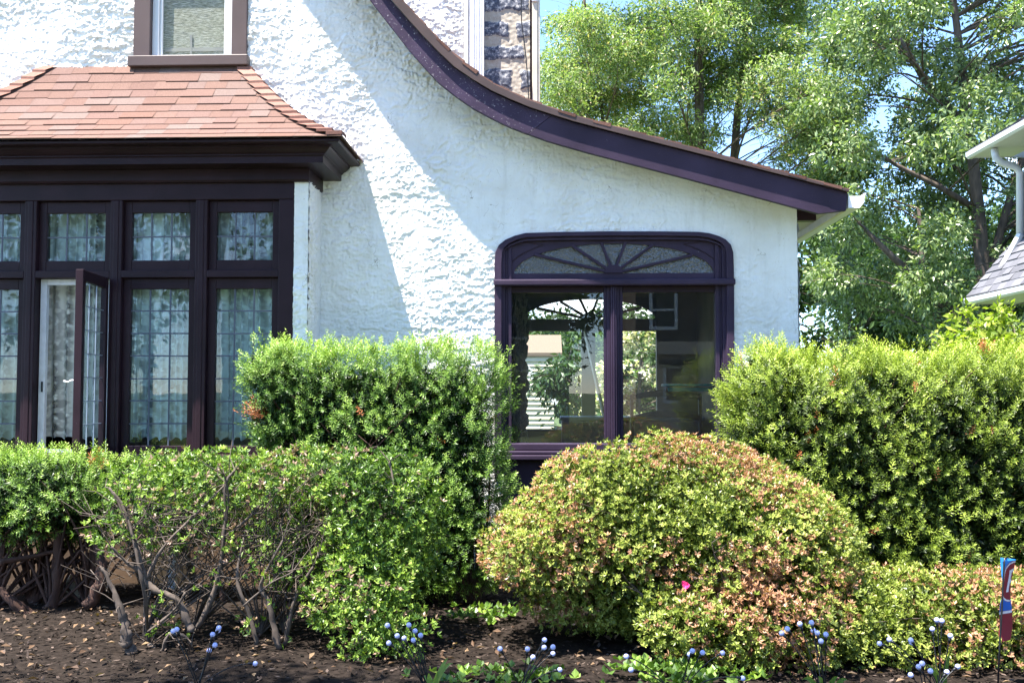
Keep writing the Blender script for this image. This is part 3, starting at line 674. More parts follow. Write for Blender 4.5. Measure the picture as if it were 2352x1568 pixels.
for i in range(4):
    xa = post_x[i] + (pw if i else .06) + .001; xb = post_x[i + 1] - (pw if i < 3 else .06) - .001
    b = MB(); ringbox(b, xa, xb, tz1 + .001, hz0 - .001, .058, .088, .080, BY + .045, BY + .09)
    s_ = b.build('transom_window', M['trim'], house, .004); leaded(xa + .055, xb - .055, tz1 + .077, hz0 - .086, BY + .066, 3, 2, s_)
    if i != 1:
        b = MB(); ringbox(b, xa, xb, sz1 + .001, tz0 - .001, .058, .082, .060, BY + .045, BY + .09)
        s_ = b.build('casement_window', M['trim'], house, .004); leaded(xa + .055, xb - .055, sz1 + .056, tz0 - .08, BY + .066, 3, 7, s_)
    else:
        b = MB(); ringbox(b, xa + .005, xb - .005, sz1 + .001, tz0 - .001, .05, .045, .03, BY + .075, BY + .118)
        b.build('screen_frame', M['oldwhite'], house, .004)
        b = MB(); b.box(xa + .03, xa + .042, BY + .066, BY + .0745, 1.50, 1.58); b.build('strike_plate', M['black'], house)
        # open casement: hinged at its right side, swung out towards the street
        hx, hy = xb - .02, BY - .004; wdt = xb - xa - .004; ang = R(-91)
        def tr(u, w, z):                               # u along the sash from the hinge, w across its thickness
            return (hx + math.cos(ang) * -u * -1 * 0 + u * math.sin(R(6.5)) + w, hy - u * math.cos(R(6.5)), z)
        def tb(b, u0, u1, w0, w1, za, zb_):
            v = [tr(u, w, z) for u in (u0, u1) for w in (w0, w1) for z in (za, zb_)]
            b.add(v, [(0, 1, 3, 2), (4, 6, 7, 5), (0, 4, 5, 1), (2, 3, 7, 6), (0, 2, 6, 4), (1, 5, 7, 3)])
        za, zb_ = sz1 + .004, tz0 - .004; b = MB()
        tb(b, 0, .055, -.022, .022, za, zb_); tb(b, wdt - .058, wdt, -.028, .028, za, zb_); tb(b, .0553, wdt - .0583, -.021, .021, zb_ - .08, zb_); tb(b, .0553, wdt - .0583, -.021, .021, za, za + .06)
        s_ = b.build('casement_window', M['trim'], house, .004); s_['label'] = 'open casement swung out to the street'
        b = MB(); b.add([tr(.05, 0, za + .055), tr(wdt - .054, 0, za + .055), tr(wdt - .054, 0, zb_ - .075), tr(.05, 0, zb_ - .075)], [(0, 1, 2, 3)]); b.build('pane', M['pane'], s_)
        b = MB()
        for k in (1, 2): u = .055 + (wdt - .113) * k / 3; b.bar(tr(u, 0, za + .06), tr(u, 0, zb_ - .08), .006, .008, (1, 0, 0))
        for k in range(1, 7): z = za + .06 + (zb_ - za - .14) * k / 7; b.bar(tr(.055, .0005, z), tr(wdt - .058, .0005, z), .008, .006, (0, 0, 1))
        b.build('lead_came', simple('grey_lead', (.26, .28, .34), .5), s_)
        b = MB(); q = Vector(tr(wdt - .03, -.026, 1.58)); b.tube([q, q + Vector((-.03, 0, .0)), q + Vector((-.045, -.01, -.012)), q + Vector((-.075, -.012, -.004))], [.008, .008, .006, .008], 8); b.build('latch', M['oldwhite'], s_)
# a dark room behind the bay
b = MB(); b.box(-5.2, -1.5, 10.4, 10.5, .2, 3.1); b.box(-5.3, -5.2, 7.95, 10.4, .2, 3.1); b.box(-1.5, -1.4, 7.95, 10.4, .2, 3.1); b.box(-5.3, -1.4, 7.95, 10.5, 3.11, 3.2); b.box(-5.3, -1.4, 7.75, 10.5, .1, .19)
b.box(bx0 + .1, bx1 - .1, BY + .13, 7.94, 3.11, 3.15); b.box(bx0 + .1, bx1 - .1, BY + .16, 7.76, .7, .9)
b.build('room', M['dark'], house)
# lace curtains, one behind each column of lights
clab = ['white lace curtain at the left edge of the photo, behind the leftmost bay lights', 'lace curtain in shade behind the open casement', 'white lace curtain between the open casement and the rightmost bay lights', 'white lace curtain behind the rightmost bay lights, beside the stucco cheek']
for i in range(4):
    xa, xb = post_x[i] + .03, post_x[i + 1] - .03
    xs = np.linspace(xa, xb, 150); zs = np.linspace(1.12, 2.96, 60); U, Z = np.meshgrid(xs, zs)
    rr = np.random.default_rng(i + 3); ph = rr.uniform(0, 6.28, 4)
    amp = .022 + .014 * perlin(U * 5, Z * .4, 40 + i)
    Yy = BY + .20 + (.05 if i == 1 else 0) + amp * np.sin(U * 96 + 2.2 * np.sin(U * 17 + ph[0]) + .6 * np.sin(Z * 2 + ph[1])) + .008 * np.sin(U * 41 + ph[2])
    Z2 = Z + (1 - (Z - 1.14) / 1.78) * .03 * np.abs(np.sin(U * 38 + ph[3]))
    P = np.stack([U, Yy, Z2], -1).reshape(-1, 3); hh, ww = U.shape; ii = np.arange(hh * ww).reshape(hh, ww)
    tag(nmesh('lace_curtain', P, np.stack([ii[:-1, :-1], ii[:-1, 1:], ii[1:, 1:], ii[1:, :-1]], -1).reshape(-1, 4), M['lace'], smooth=True, tint=np.clip(.52 + .42 * perlin(U * 8 + .3 * np.sin(Z * 1.5), Z * .5, 60 + i) + .22 * np.sin(U * 96 + 2.2 * np.sin(U * 17 + ph[0])), .05, .95).ravel()), clab[i], 'curtain', 'lace curtains in the bay window')  # opacity follows the folds, putting their shading into the lace

# cornice of the bay, swept round three sides
def sweep(prof, mat, name, parent, fy, xl, xr, bevel=0):
    b = MB(); vs = []
    for o, z in prof: vs += [(xl - o, WY - .003, z), (xl - o, fy - o, z), (xr + o, fy - o, z), (xr + o, WY - .003, z)]
    fs = [(i * 4 + k, i * 4 + k + 1, i * 4 + 4 + k + 1, i * 4 + 4 + k) for i in range(len(prof) - 1) for k in range(3)]
    b.add(vs, fs); return b.build(name, mat, parent, bevel)
cyf = 7.43
co = sweep([(-.03, 3.1970), (.19, 3.1950), (.19, 3.2420), (.197, 3.2490), (.205, 3.2510), (.205, 3.2590), (.225, 3.2690), (.245, 3.2870), (.255, 3.2990), (.262, 3.2990), (.262, 3.3090), (.33, 3.3130), (.34, 3.3200), (.34, 3.3370), (.3, 3.3470), (-.3, 3.5370)], M['trim'], 'cornice', house, cyf, bx0 + .03, bx1 - .03)
sweep([(-.06, 3.0970), (.0, 3.0970), (.012, 3.1120), (.012, 3.1940), (-.05, 3.1945)], M['trim'], 'frieze', co, cyf + .004, bx0 + .02, bx1 - .0)
# flared hip roof of shingles over the bay
E0 = Vector((0, cyf - .365, 3.342)); rise = .815; run = WY - E0.y
xr_e, xl_e = bx1 + .335, bx0 - .335
def pz(t): return E0.z + rise * (.50 * t + .50 * t * t)
def mfront(u, t, h): return Vector((u, E0.y + run * t - h * .65, pz(t) + h * .75))
def hipx(t): return xr_e - (xr_e - (-2.462)) * t
def hipl(t): return xl_e + (-4.142 - xl_e) * t
ts = [0]; target = 11
arc = np.linspace(0, 1, 200); seg = np.r_[0, np.cumsum(np.hypot(np.diff(arc * run), np.diff(pz(arc))))]
ts = list(np.interp(np.linspace(0, seg[-1], target + 1), seg, arc))
rng = random.Random(21); b = MB()
for c in range(target):
    t0, t1 = ts[c], min(1, ts[c + 1] + .012)
    xa, xb = hipl(t0), hipx(t0); x = xa - rng.uniform(0, .2)
    while x < xb:
        w = rng.choice((.14, .17, .2, .26)); x2 = x + w; hh = rng.choice((.007, .007, .012)); t = rng.random() ** 1.2
        a0, a1 = max(x, xa), min(x2, xb); c0, c1 = max(x, hipl(t1)), min(x2, hipx(t1))
        jt = rng.uniform(-.006, .004)
        if a1 > a0 + .004 and c1 > c0:
            q = [mfront(a0, t0 + jt, .003), mfront(a1, t0 + jt, .003), mfront(a1, t0 + jt, .003 + hh), mfront(a0, t0 + jt, .003 + hh), mfront(c0, t1, .004), mfront(c1, t1, .004)]
            b.add(q, [(0, 1, 2, 3), (3, 2, 5, 4)], t)
        x = x2 + .002
    # the two side slopes
    for side in (1, -1):
        yv = E0.y + run * t0; ye = WY - .004; y = yv
        while y < ye:
            y2 = min(y + .2, ye); t = rng.random(); hx0 = hipx(t0) if side > 0 else hipl(t0); hx1 = hipx(t1) if side > 0 else hipl(t1); hh = .009
            y1a = max(y, E0.y + run * t1); y1b = max(y2, E0.y + run * t1)
            q = [(hx0, y, pz(t0)), (hx0, y2, pz(t0)), (hx0 + side * .004, y2, pz(t0) + hh), (hx0 + side * .004, y, pz(t0) + hh), (hx1, y1a, pz(t1) + .003), (hx1, y1b, pz(t1) + .003)]
            b.add(q, [(0, 1, 2, 3), (3, 2, 5, 4)], t); y = y2
br = b.build('bay_roof', M['shingle_red'], house)
b = MB(); deck = [(hipl(t), E0.y + run * t, pz(t) - .006) for t in ts] + [(hipx(t), E0.y + run * t, pz(t) - .006) for t in reversed(ts)]
n = len(ts)
b.add([(hipl(t), E0.y + run * t, pz(t) - .004) for t in ts] + [(hipx(t), E0.y + run * t, pz(t) - .004) for t in ts], [(i, n + i, n + i + 1, i + 1) for i in range(n - 1)])
b.build('roof_deck', M['black'], br)
ncap = 13; tt = list(np.interp(np.linspace(0, seg[-1], ncap + 1), seg, arc))
for side, fx in ((1, hipx), (-1, hipl)):
    b = MB()
    for k in range(ncap):
        t0, t1 = max(0, tt[k] - .005), min(1, tt[k + 1] + .02)
        def hp(t, up): return Vector((fx(t), E0.y + run * t, pz(t) + up))
        dF = Vector((-side * .115, .0, .012)); dS = Vector((.0, .10, .012)); lift = .030
        dn = Vector((0, 0, -.026))
        A0, A1 = hp(t0, lift + .016), hp(t1, lift - .012)
        fr0, fr1 = A0 + Vector((-side * .115, -.010, -.006)), A1 + Vector((-side * .115, -.010, -.006))
        sr0, sr1 = A0 + Vector((side * .010, .11, -.006)), A1 + Vector((side * .010, .11, -.006))
        sr0.y = min(sr0.y, WY - .004); sr1.y = min(sr1.y, WY - .004)
        b.add([A0, A1, fr1, fr0, sr0, sr1, A0 + dn, fr0 + dn, sr0 + dn], [(3, 2, 1, 0), (0, 1, 5, 4), (7, 3, 0, 6), (6, 0, 4, 8)], rng.uniform(.0, 1))
    b.build('hip_cap', M['hip'], br)

# --- window above the bay
UY = WY
xw0, xw1 = ax(296, UY), ax(560, UY); xg0, xg1 = ax(358, UY), ax(510, UY); zs0, zs1 = az(157, UY, 430), az(133, UY, 430); zt = 5.62
b = MB(); b.box(xw0, ax(335, UY), UY - .03, UY + .06, zs1, zt); b.box(ax(524, UY), xw1, UY - .03, UY + .06, zs1, zt); b.box(ax(335, UY) + .0005, ax(524, UY) - .0005, UY - .028, UY + .06, zt - .1, zt)
uw = b.build('sash_window', M['taupe'], house, .006)
MB().box(ax(289, UY), ax(566, UY), UY - .075, UY + .05, zs0, zs1 - .001).build('sill', M['taupe'], uw, .006)
b = MB(); ringbox(b, ax(335, UY) + .001, ax(524, UY) - .001, zs1 + .001, zt - .1, .055, .05, .02, UY + .01, UY + .05)
ringbox(b, ax(335, UY) + .057, ax(524, UY) - .057, zs1 + .022, zt - .152, .022, .03, .012, UY + .025, UY + .055); b.build('frame', M['whitevinyl'], uw, .004)
b = MB(); b.add([(xg0 - .01, UY + .042, zs1 + .02), (xg1 + .01, UY + .042, zs1 + .02), (xg1 + .01, UY + .042, zt - .15), (xg0 - .01, UY + .042, zt - .15)], [(0, 1, 2, 3)]); b.build('pane', glassmat('screened_glass', (.95, .95, .93), .5), uw)
m_scr, snt, sp_, so_ = newmat('woven_screen')
v = objvec(snt, (3, 1, 45)); n = N(snt, 'ShaderNodeTexNoise', Scale=9.0, Detail=5.0, Roughness=.75); snt.links.new(v, n.inputs[0])
r = ramp(snt, [(.36, (.07, .08, .065)), (.5, (.30, .32, .25)), (.64, (.80, .80, .72))], n.outputs['Fac']); snt.links.new(r.outputs[0], sp_.inputs['Base Color']); sp_.inputs['Roughness'].default_value = .7
b = MB(); b.add([(xg0 - .02, UY + .08, zs1), (xg1 + .02, UY + .08, zs1), (xg1 + .02, UY + .08, zt - .1), (xg0 - .02, UY + .08, zt - .1)], [(0, 1, 2, 3)]); b.build('blind', m_scr, uw)
mg = simple('pale_muntin', (.34, .35, .33), .7)
MB().box(ax(420, UY) - .009, ax(420, UY) + .009, UY + .07, UY + .076, zs1 + .02, az(62, UY)).box(xg0, xg1, UY + .071, UY + .0755, az(101, UY), az(92, UY)).build('grille', mg, uw)

# --- upper storey seen over the roof: stucco wall, corner boards, downspout, stone, corner trim
SY = 9.5
sx0, sx1 = ax(880, SY), ax(1064, SY)
stucco_sheet('dormer_wall', sx0, sx1, 3.2, 5.9, SY, .0085, lambda u, v: u > -99, house, 9)
MB().box(sx0 - .6, sx1 - .005, SY + .01, SY + 1, 3.2, 5.9).build('dormer_wall', M['stucco'], house)
b = MB(); b.box(sx1 + .0, ax(1074, SY), SY - .03, SY + .1, 3.1, 5.9); b.box(ax(1074, SY) + .002, ax(1092, SY), SY - .015, SY + .1, 3.1, 5.9); b.build('corner_board', M['oldwhite'], house, .005)
b = MB(); xd0, xd1 = ax(1084, SY - .1), ax(1110, SY - .1); n = 9
pr = [(xd0 + (xd1 - xd0) * i / n, SY - .09 - (.008 if i % 2 else 0)) for i in range(n + 1)]
vs = [(x, y, z) for z in (3.35, 5.9) for x, y in pr]; fs = [(i, i + 1, n + 2 + i, n + 1 + i) for i in range(n)]
b.add(vs, fs); b.box(xd0, xd1, SY - .087, SY - .02, 3.35, 5.9)
b.bar((xd0 + .05, SY - .06, 3.42), (xd0 + .26, SY - .1, 3.30), .1, .07, (0, 0, 1)); b.build('downspout', M['oldwhite'], house)
b = MB(); xs0, xs1 = ax(1094, SY), ax(1217, SY)
US = np.arange(xs0, xs1 + .006, .012); ZS = np.arange(2.9, 5.9, .012); U, Vv = np.meshgrid(US, ZS)
rows = [(3.10, 3.30), (3.40, 3.50), (3.565, 3.70), (3.755, 3.87), (3.95, 4.08), (4.15, 4.24), (4.32, 4.36), (4.44, 4.63), (4.72, 4.86), (4.95, 5.10), (5.2, 5.4), (5.5, 5.7)]
span = [(0, .5), (.1, .5), (-.1, 1.2), (-.1, .62), (.12, .97), (.1, .6), (.4, .9), (.0, .66), (.1, .9), (0, .6), (.1, 1), (0, .7)]
Hh = np.zeros_like(U); Tn = np.zeros_like(U)
wx = U + .026 * perlin(U * 11, Vv * 11, 71) + .006 * perlin(U * 40, Vv * 40, 73); wz = Vv + .026 * perlin(U * 9, Vv * 12, 72) + .006 * perlin(U * 44, Vv * 44, 74)
for (za, zb_), (fa, fb_) in zip([(a - .0, c) for a, c in rows], span):
    for (qa, qb, lvl) in ((fa, fb_, .8), (fb_ + .16, 1.3, .6)):
        xa, xb = xs0 + (xs1 - xs0) * qa, xs0 + (xs1 - xs0) * qb
        e = np.minimum(np.minimum(wx - xa, xb - wx), np.minimum(wz - za, zb_ - wz)); s_ = sstep(0, .018, e); Hh = np.maximum(Hh, s_ * .011); Tn = np.maximum(Tn, sstep(0, .008, e) * lvl)
Hh += .005 * perlin(U * 30, Vv * 30, 75)
hh, ww = U.shape; ii = np.arange(hh * ww).reshape(hh, ww)
m, nt, p, o = newmat('rubble_stone'); v = objvec(nt)
a = N(nt, 'ShaderNodeAttribute', _attribute_name='tint')
n2 = N(nt, 'ShaderNodeTexNoise', Scale=30.0, Detail=6.0, Roughness=.75); nt.links.new(v, n2.inputs[0])
st = ramp(nt, [(.36, (.035, .042, .062)), (.52, (.10, .112, .15)), (.62, (.48, .47, .46))], n2.outputs['Fac'])
mo = ramp(nt, [(.35, (.34, .29, .23)), (.7, (.48, .44, .37))], n2.outputs['Fac'])
g = ramp(nt, [(.25, (0, 0, 0)), (.5, (1, 1, 1))], a.outputs['Fac'])
mx_ = nt.nodes.new('ShaderNodeMix'); mx_.data_type = 'RGBA'; nt.links.new(g.outputs[0], mx_.inputs[0]); nt.links.new(mo.outputs[0], mx_.inputs[6]); nt.links.new(st.outputs[0], mx_.inputs[7]); nt.links.new(mx_.outputs[2], p.inputs['Base Color']); p.inputs['Roughness'].default_value = .9
nmesh('stone_wall', np.stack([U, SY + .02 - Hh, Vv], -1).reshape(-1, 3), np.stack([ii[:-1, :-1], ii[:-1, 1:], ii[1:, 1:], ii[1:, :-1]], -1).reshape(-1, 4), m, house, tint=Tn.ravel(), smooth=True)
MB().box(xs0, xs1 + .03, SY + .03, SY + 1.2, 2.9, 5.9).build('stone_wall', M['trim'], house)
b = MB(); x0_, x1_ = ax(1223, SY), ax(1241, SY); b.box(x0_, x0_ + (x1_ - x0_) * .68, SY - .03, SY + .2, 3.0, az(8, SY)); b.box(x0_ + (x1_ - x0_) * .68 + .001, x1_, SY - .018, SY + .2, 3.0, 5.9); b.build('corner_board', M['cream'], house, .004)
MB().box(x0_ - .002, x0_ + (x1_ - x0_) * .72, SY - .05, SY + .2, az(8, SY) + .001, 5.9).build('rake_end', M['oldwhite'], house, .01)
tag(MB().tube([at(a, b_, SY - .06) for a, b_ in ((1199, -60), (1197, 0), (1198, 50), (1203, 90), (1208, 130), (1212, 180), (1215, 240), (1216, 300))], .006, 6).build('cable', M['black'], None), 'black cable hanging down the grey stone wall above the roof', 'cable')

# ---------------------------------------------------------------- plants: leaf builders
def frames(D):
    D = unit(D); ref = np.where(np.abs(D[:, 2:3]) > .9, np.array([[1., 0, 0]]), np.array([[0, 0, 1.]]))
    U = unit(np.cross(D, ref)); return D, U, np.cross(D, U)
def kites(P, D, Nn, L, Wd, fold=.15, mid=.45):
    S = unit(np.cross(D, Nn)); L = np.broadcast_to(np.asarray(L, float).reshape(-1, 1), (len(P), 1)); Wd = np.broadcast_to(np.asarray(Wd, float).reshape(-1, 1), (len(P), 1))
    m_ = P + D * L * mid + Nn * Wd * fold
    V = np.stack([P, m_ + S * Wd / 2, P + D * L, m_ - S * Wd / 2], 1).reshape(-1, 3)
    Fc = np.arange(len(P) * 4).reshape(-1, 4); return V, Fc
def sprigs(rng, P, D, Ls, m, nl, nw, tint, tipgain=.34):
    """yew shoots: m needles along each shoot P -> P + D*Ls"""
    D, U, Vv = frames(D); n = len(P)
    t = (np.arange(m) + .5) / m; t = np.broadcast_to(t, (n, m)); ang = np.arange(m) * 2.39996 + rng.uniform(0, 6.28, (n, 1)) + rng.normal(0, .25, (n, m))
    rad = U[:, None] * np.cos(ang)[..., None] + Vv[:, None] * np.sin(ang)[..., None]
    lean = .35 + .75 * t[..., None] ** 2; dr = unit(rad + D[:, None] * lean + rng.normal(0, .12, (n, m, 3)))
    B = P[:, None] + D[:, None] * (Ls.reshape(-1, 1) * t)[..., None]
    nn = unit(np.cross(dr, np.cross(D[:, None], dr)) + 1e-6)
    l = nl * (1 - .45 * t ** 3) * rng.uniform(.8, 1.2, (n, m))
    V, Fc = kites(B.reshape(-1, 3), dr.reshape(-1, 3), nn.reshape(-1, 3), l.ravel(), nw, 0, .55)
    tn = np.where(tint[:, None] > .94, tint[:, None], np.clip(tint[:, None] + tipgain * (t - .5) + rng.normal(0, .04, (n, m)), 0, .93))
    return V, Fc, np.repeat(tn.ravel(), 4)
def rosettes(rng, P, D, k, l, w, tint, spread=(.9, 1.35)):
    D, U, Vv = frames(D); n = len(P)
    ang = np.arange(k) * 2.39996 + rng.uniform(0, 6.28, (n, 1)); s = rng.uniform(*spread, (n, k)) * np.linspace(1, .55, k)
    rad = U[:, None] * np.cos(ang)[..., None] + Vv[:, None] * np.sin(ang)[..., None]
    dr = D[:, None] * np.cos(s)[..., None] + rad * np.sin(s)[..., None]; nn = D[:, None] * np.sin(s)[..., None] - rad * np.cos(s)[..., None]
    ll = l * rng.uniform(.65, 1.2, (n, k))
    V, Fc = kites(np.repeat(P, k, 0), dr.reshape(-1, 3), nn.reshape(-1, 3), ll.ravel(), ll.ravel() * w, -.15, .55)
    tn = np.clip(tint[:, None] + rng.normal(0, .05, (n, k)), 0, 1); return V, Fc, np.repeat(tn.ravel(), 4)
def join(*parts):
    V, Fc, T = [], [], []; o = 0
    for v, f, t in parts: V.append(v); Fc.append(f + o); T.append(t); o += len(v)
    return np.concatenate(V), np.concatenate(Fc), np.concatenate(T)
def shell(rng, blobs, per_m3, depth, lump=.08, lf=6.0, seed=0, zmin=.06):
    """points in the outer shell of a union of superellipsoids; returns points, outward normals, depth 0 (outside) .. 1"""
    PP, NN, DD = [], [], []
    for bi, (c, r, p) in enumerate(blobs):
        c = np.array(c); r = np.array(r); n = int(per_m3 * np.prod(r * 2.2))
        X = rng.uniform(-1.1, 1.1, (n, 3)) * r + c
        def fv(X, c, r, p): return (np.abs((X - c) / r) ** p).sum(1) ** (1 / p)
        fval = fv(X, c, r, p) * (1 + lump * n3(X, lf, seed) + lump * .6 * n3(X, lf * 2.7, seed + 1))
        dep = (1 - fval) * r.min()
        ok = (dep > 0) & (dep < depth) & (X[:, 2] > zmin)
        X = X[ok]; dep = dep[ok]
        for bj, (c2, r2, p2) in enumerate(blobs):
            if bj != bi:
                k = fv(X, np.array(c2), np.array(r2), p2) > (1 - .6 * depth / np.array(r2).min()); X = X[k]; dep = dep[k]
        q = (X - c) / r; g = np.sign(q) * np.abs(q) ** (p - 1) / r
        PP.append(X); NN.append(unit(g)); DD.append(dep / depth)
    return np.concatenate(PP), np.concatenate(NN), np.concatenate(DD)
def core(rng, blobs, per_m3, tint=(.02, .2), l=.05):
    """dark filler leaves closing a bush, the inner shade put into their tint"""
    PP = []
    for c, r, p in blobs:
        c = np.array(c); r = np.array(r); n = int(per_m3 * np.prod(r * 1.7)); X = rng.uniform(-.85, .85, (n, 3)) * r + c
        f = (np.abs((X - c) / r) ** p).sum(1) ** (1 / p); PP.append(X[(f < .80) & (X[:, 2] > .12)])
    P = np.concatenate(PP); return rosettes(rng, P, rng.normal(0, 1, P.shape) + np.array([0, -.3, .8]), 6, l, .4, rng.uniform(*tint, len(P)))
def blob(px, py, Y, hw, hh, ry, p=2.5):
    c = at(px, py, Y); s = Y / F; return ((c.x, Y, c.z), (hw * s, ry, hh * s), p)
def twigs(rng, base, tips, r0, mb, sag=.1, n=5):
    for tp in tips:
        bp = Vector(base[rng.integers(len(base))]); tp = Vector(tp); d = tp - bp; mid = bp + Vector((d.x * .3, d.y * .3, d.z * .6)) + Vector(rng.normal(0, sag * d.length, 3))
        pts = [bp * (1 - t) ** 2 + mid * 2 * t * (1 - t) + tp * t * t for t in np.linspace(0, 1, n)]
        mb.tube(pts, [r0 * (1 - .8 * t) for t in np.linspace(0, 1, n)], 5, .5, False)

def yew_hedge(name, label, blobs, mat, seed, dens=5200, trunks=(), extra=None, dead=.02, newg=0.0):
    rng = np.random.default_rng(seed)
    P, Nn, dp_ = shell(rng, blobs, dens, .27, .10, 7, seed)
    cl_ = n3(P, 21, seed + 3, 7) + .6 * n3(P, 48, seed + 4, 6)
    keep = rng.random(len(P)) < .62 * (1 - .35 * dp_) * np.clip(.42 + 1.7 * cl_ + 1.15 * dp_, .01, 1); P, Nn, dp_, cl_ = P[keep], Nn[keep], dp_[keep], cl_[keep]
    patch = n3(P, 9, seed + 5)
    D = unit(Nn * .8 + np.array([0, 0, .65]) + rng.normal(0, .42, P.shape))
    age_shade = .06 + .44 * (1 - dp_) + .12 * patch + .26 * np.clip(cl_, -1, 1) + .17 * np.clip(Nn[:, 2], 0, 1) + newg + rng.normal(0, .10, len(P))  # growth age, plus inner shade and top light put into the tint
    age_shade = np.clip(age_shade, .02, .88)
    dd = (n3(P, 13, seed + 9) > .74) & (rng.random(len(P)) < .75) | (rng.random(len(P)) < dead * .15)
    age_shade = np.where(dd, .98, age_shade)
    Ls = rng.uniform(.05, .12, len(P))
    if extra is not None:                                # long shoots standing out of the clipped outline
        E, Ed, El = extra; P = np.concatenate([P, E]); D = np.concatenate([D, Ed]); Ls = np.concatenate([Ls, El]); age_shade = np.concatenate([age_shade, np.full(len(E), .74)])
    V, Fc, T = sprigs(rng, P, D, Ls, 18, .030, .0064, age_shade)
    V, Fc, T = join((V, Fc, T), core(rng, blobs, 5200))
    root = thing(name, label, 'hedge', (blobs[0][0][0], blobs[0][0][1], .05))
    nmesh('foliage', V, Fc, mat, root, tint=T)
    mb = MB()
    bases = [(blobs[0][0][0] + dx * blobs[0][1][0], blobs[0][0][1] + rng.uniform(-.1, .1), .03) for dx in (-.7, -.3, .05, .4, .75)]
    hi = P[P[:, 2] > np.quantile(P[:, 2], .5)]; tips = hi[rng.integers(len(hi), size=90)]
    twigs(rng, bases, tips, .012, mb, .10)
    for bp in bases: mb.tube([bp, (bp[0] + .05, bp[1], .35), (bp[0] - .03, bp[1] + .03, .9)], [.038, .030, .016], 8, .5, True, .2)
    for t in trunks: mb.tube(*t, .5, True, .09)
    mb.build('trunk', M['redbark'], root)
    return root
def shoots(rng, pts, Y, n, spread, L=(.06, .13), up=.9):
    E, Dd, El = [], [], []
    for px, py in pts:
        for _ in range(n):
            c = at(px, py, Y + rng.uniform(-.25, .25)); E.append(np.array(c) + rng.normal(0, spread, 3)); Dd.append(unit(np.array([rng.normal(0, .35), rng.normal(0, .3), up]))); El.append(rng.uniform(*L))
    return np.array(E), np.array(Dd), np.array(El)

rng = np.random.default_rng(101)
ex = shoots(rng, [(x, 812 + 8 * math.sin(x)) for x in range(600, 1170, 16)] + [(575, 850), (600, 790), (620, 790), (610, 820), (590, 880)], 7.0, 3, .03)
yew_hedge('yew_hedge', 'square clipped yew hedge between the bay window and the arched window', [blob(880, 1070, 7.0, 285, 268, .36, 7), blob(628, 862, 6.9, 68, 62, .25, 2.2), blob(640, 930, 6.9, 70, 100, .28, 2.6)], M['yew'], 11, 21000, extra=ex, newg=.05)
ex = shoots(rng, [(x, 832 + 8 * math.sin(x)) for x in range(1720, 2360, 18)] + [(1700, 860), (1690, 900), (1740, 800)], 6.75, 3, .03)
yew_hedge('yew_hedge', 'big yew hedge at the right behind the low azalea, tallest at the wall corner', [blob(2080, 1098, 6.75, 385, 280, .5, 6), blob(1765, 955, 6.8, 85, 160, .38, 2.8)], M['yew_warm'], 12, 17000, extra=ex, newg=.07)
ex = shoots(rng, [(x, 1062) for x in range(0, 250, 12)], 6.7, 3, .03)
tr_ = [([at(20, 1370, 6.5), at(60, 1400, 6.55), at(110, 1430, 6.6)], [.02, .028, .034], 8), ([at(205, 1390, 6.6), at(235, 1330, 6.6), at(225, 1260, 6.65), at(190, 1180, 6.7)], [.042, .038, .032, .02], 8), ([at(0, 1350, 6.5), at(40, 1395, 6.5), at(75, 1420, 6.55)], [.028, .026, .034], 8),
       ([at(500, 1330, 6.9), at(525, 1390, 6.9), at(545, 1420, 6.9)], [.02, .03, .034], 8), ([at(0, 1290, 6.5), at(60, 1280, 6.6), at(150, 1260, 6.7)], [.02, .018, .01], 6)]
yew_hedge('yew_hedge', 'low clipped yew under the open casement at the left edge', [blob(60, 1140, 6.75, 200, 100, .36, 3.5), blob(330, 1150, 7.0, 260, 95, .25, 3)], M['yew'], 13, 17000, tr_, ex, newg=.05)

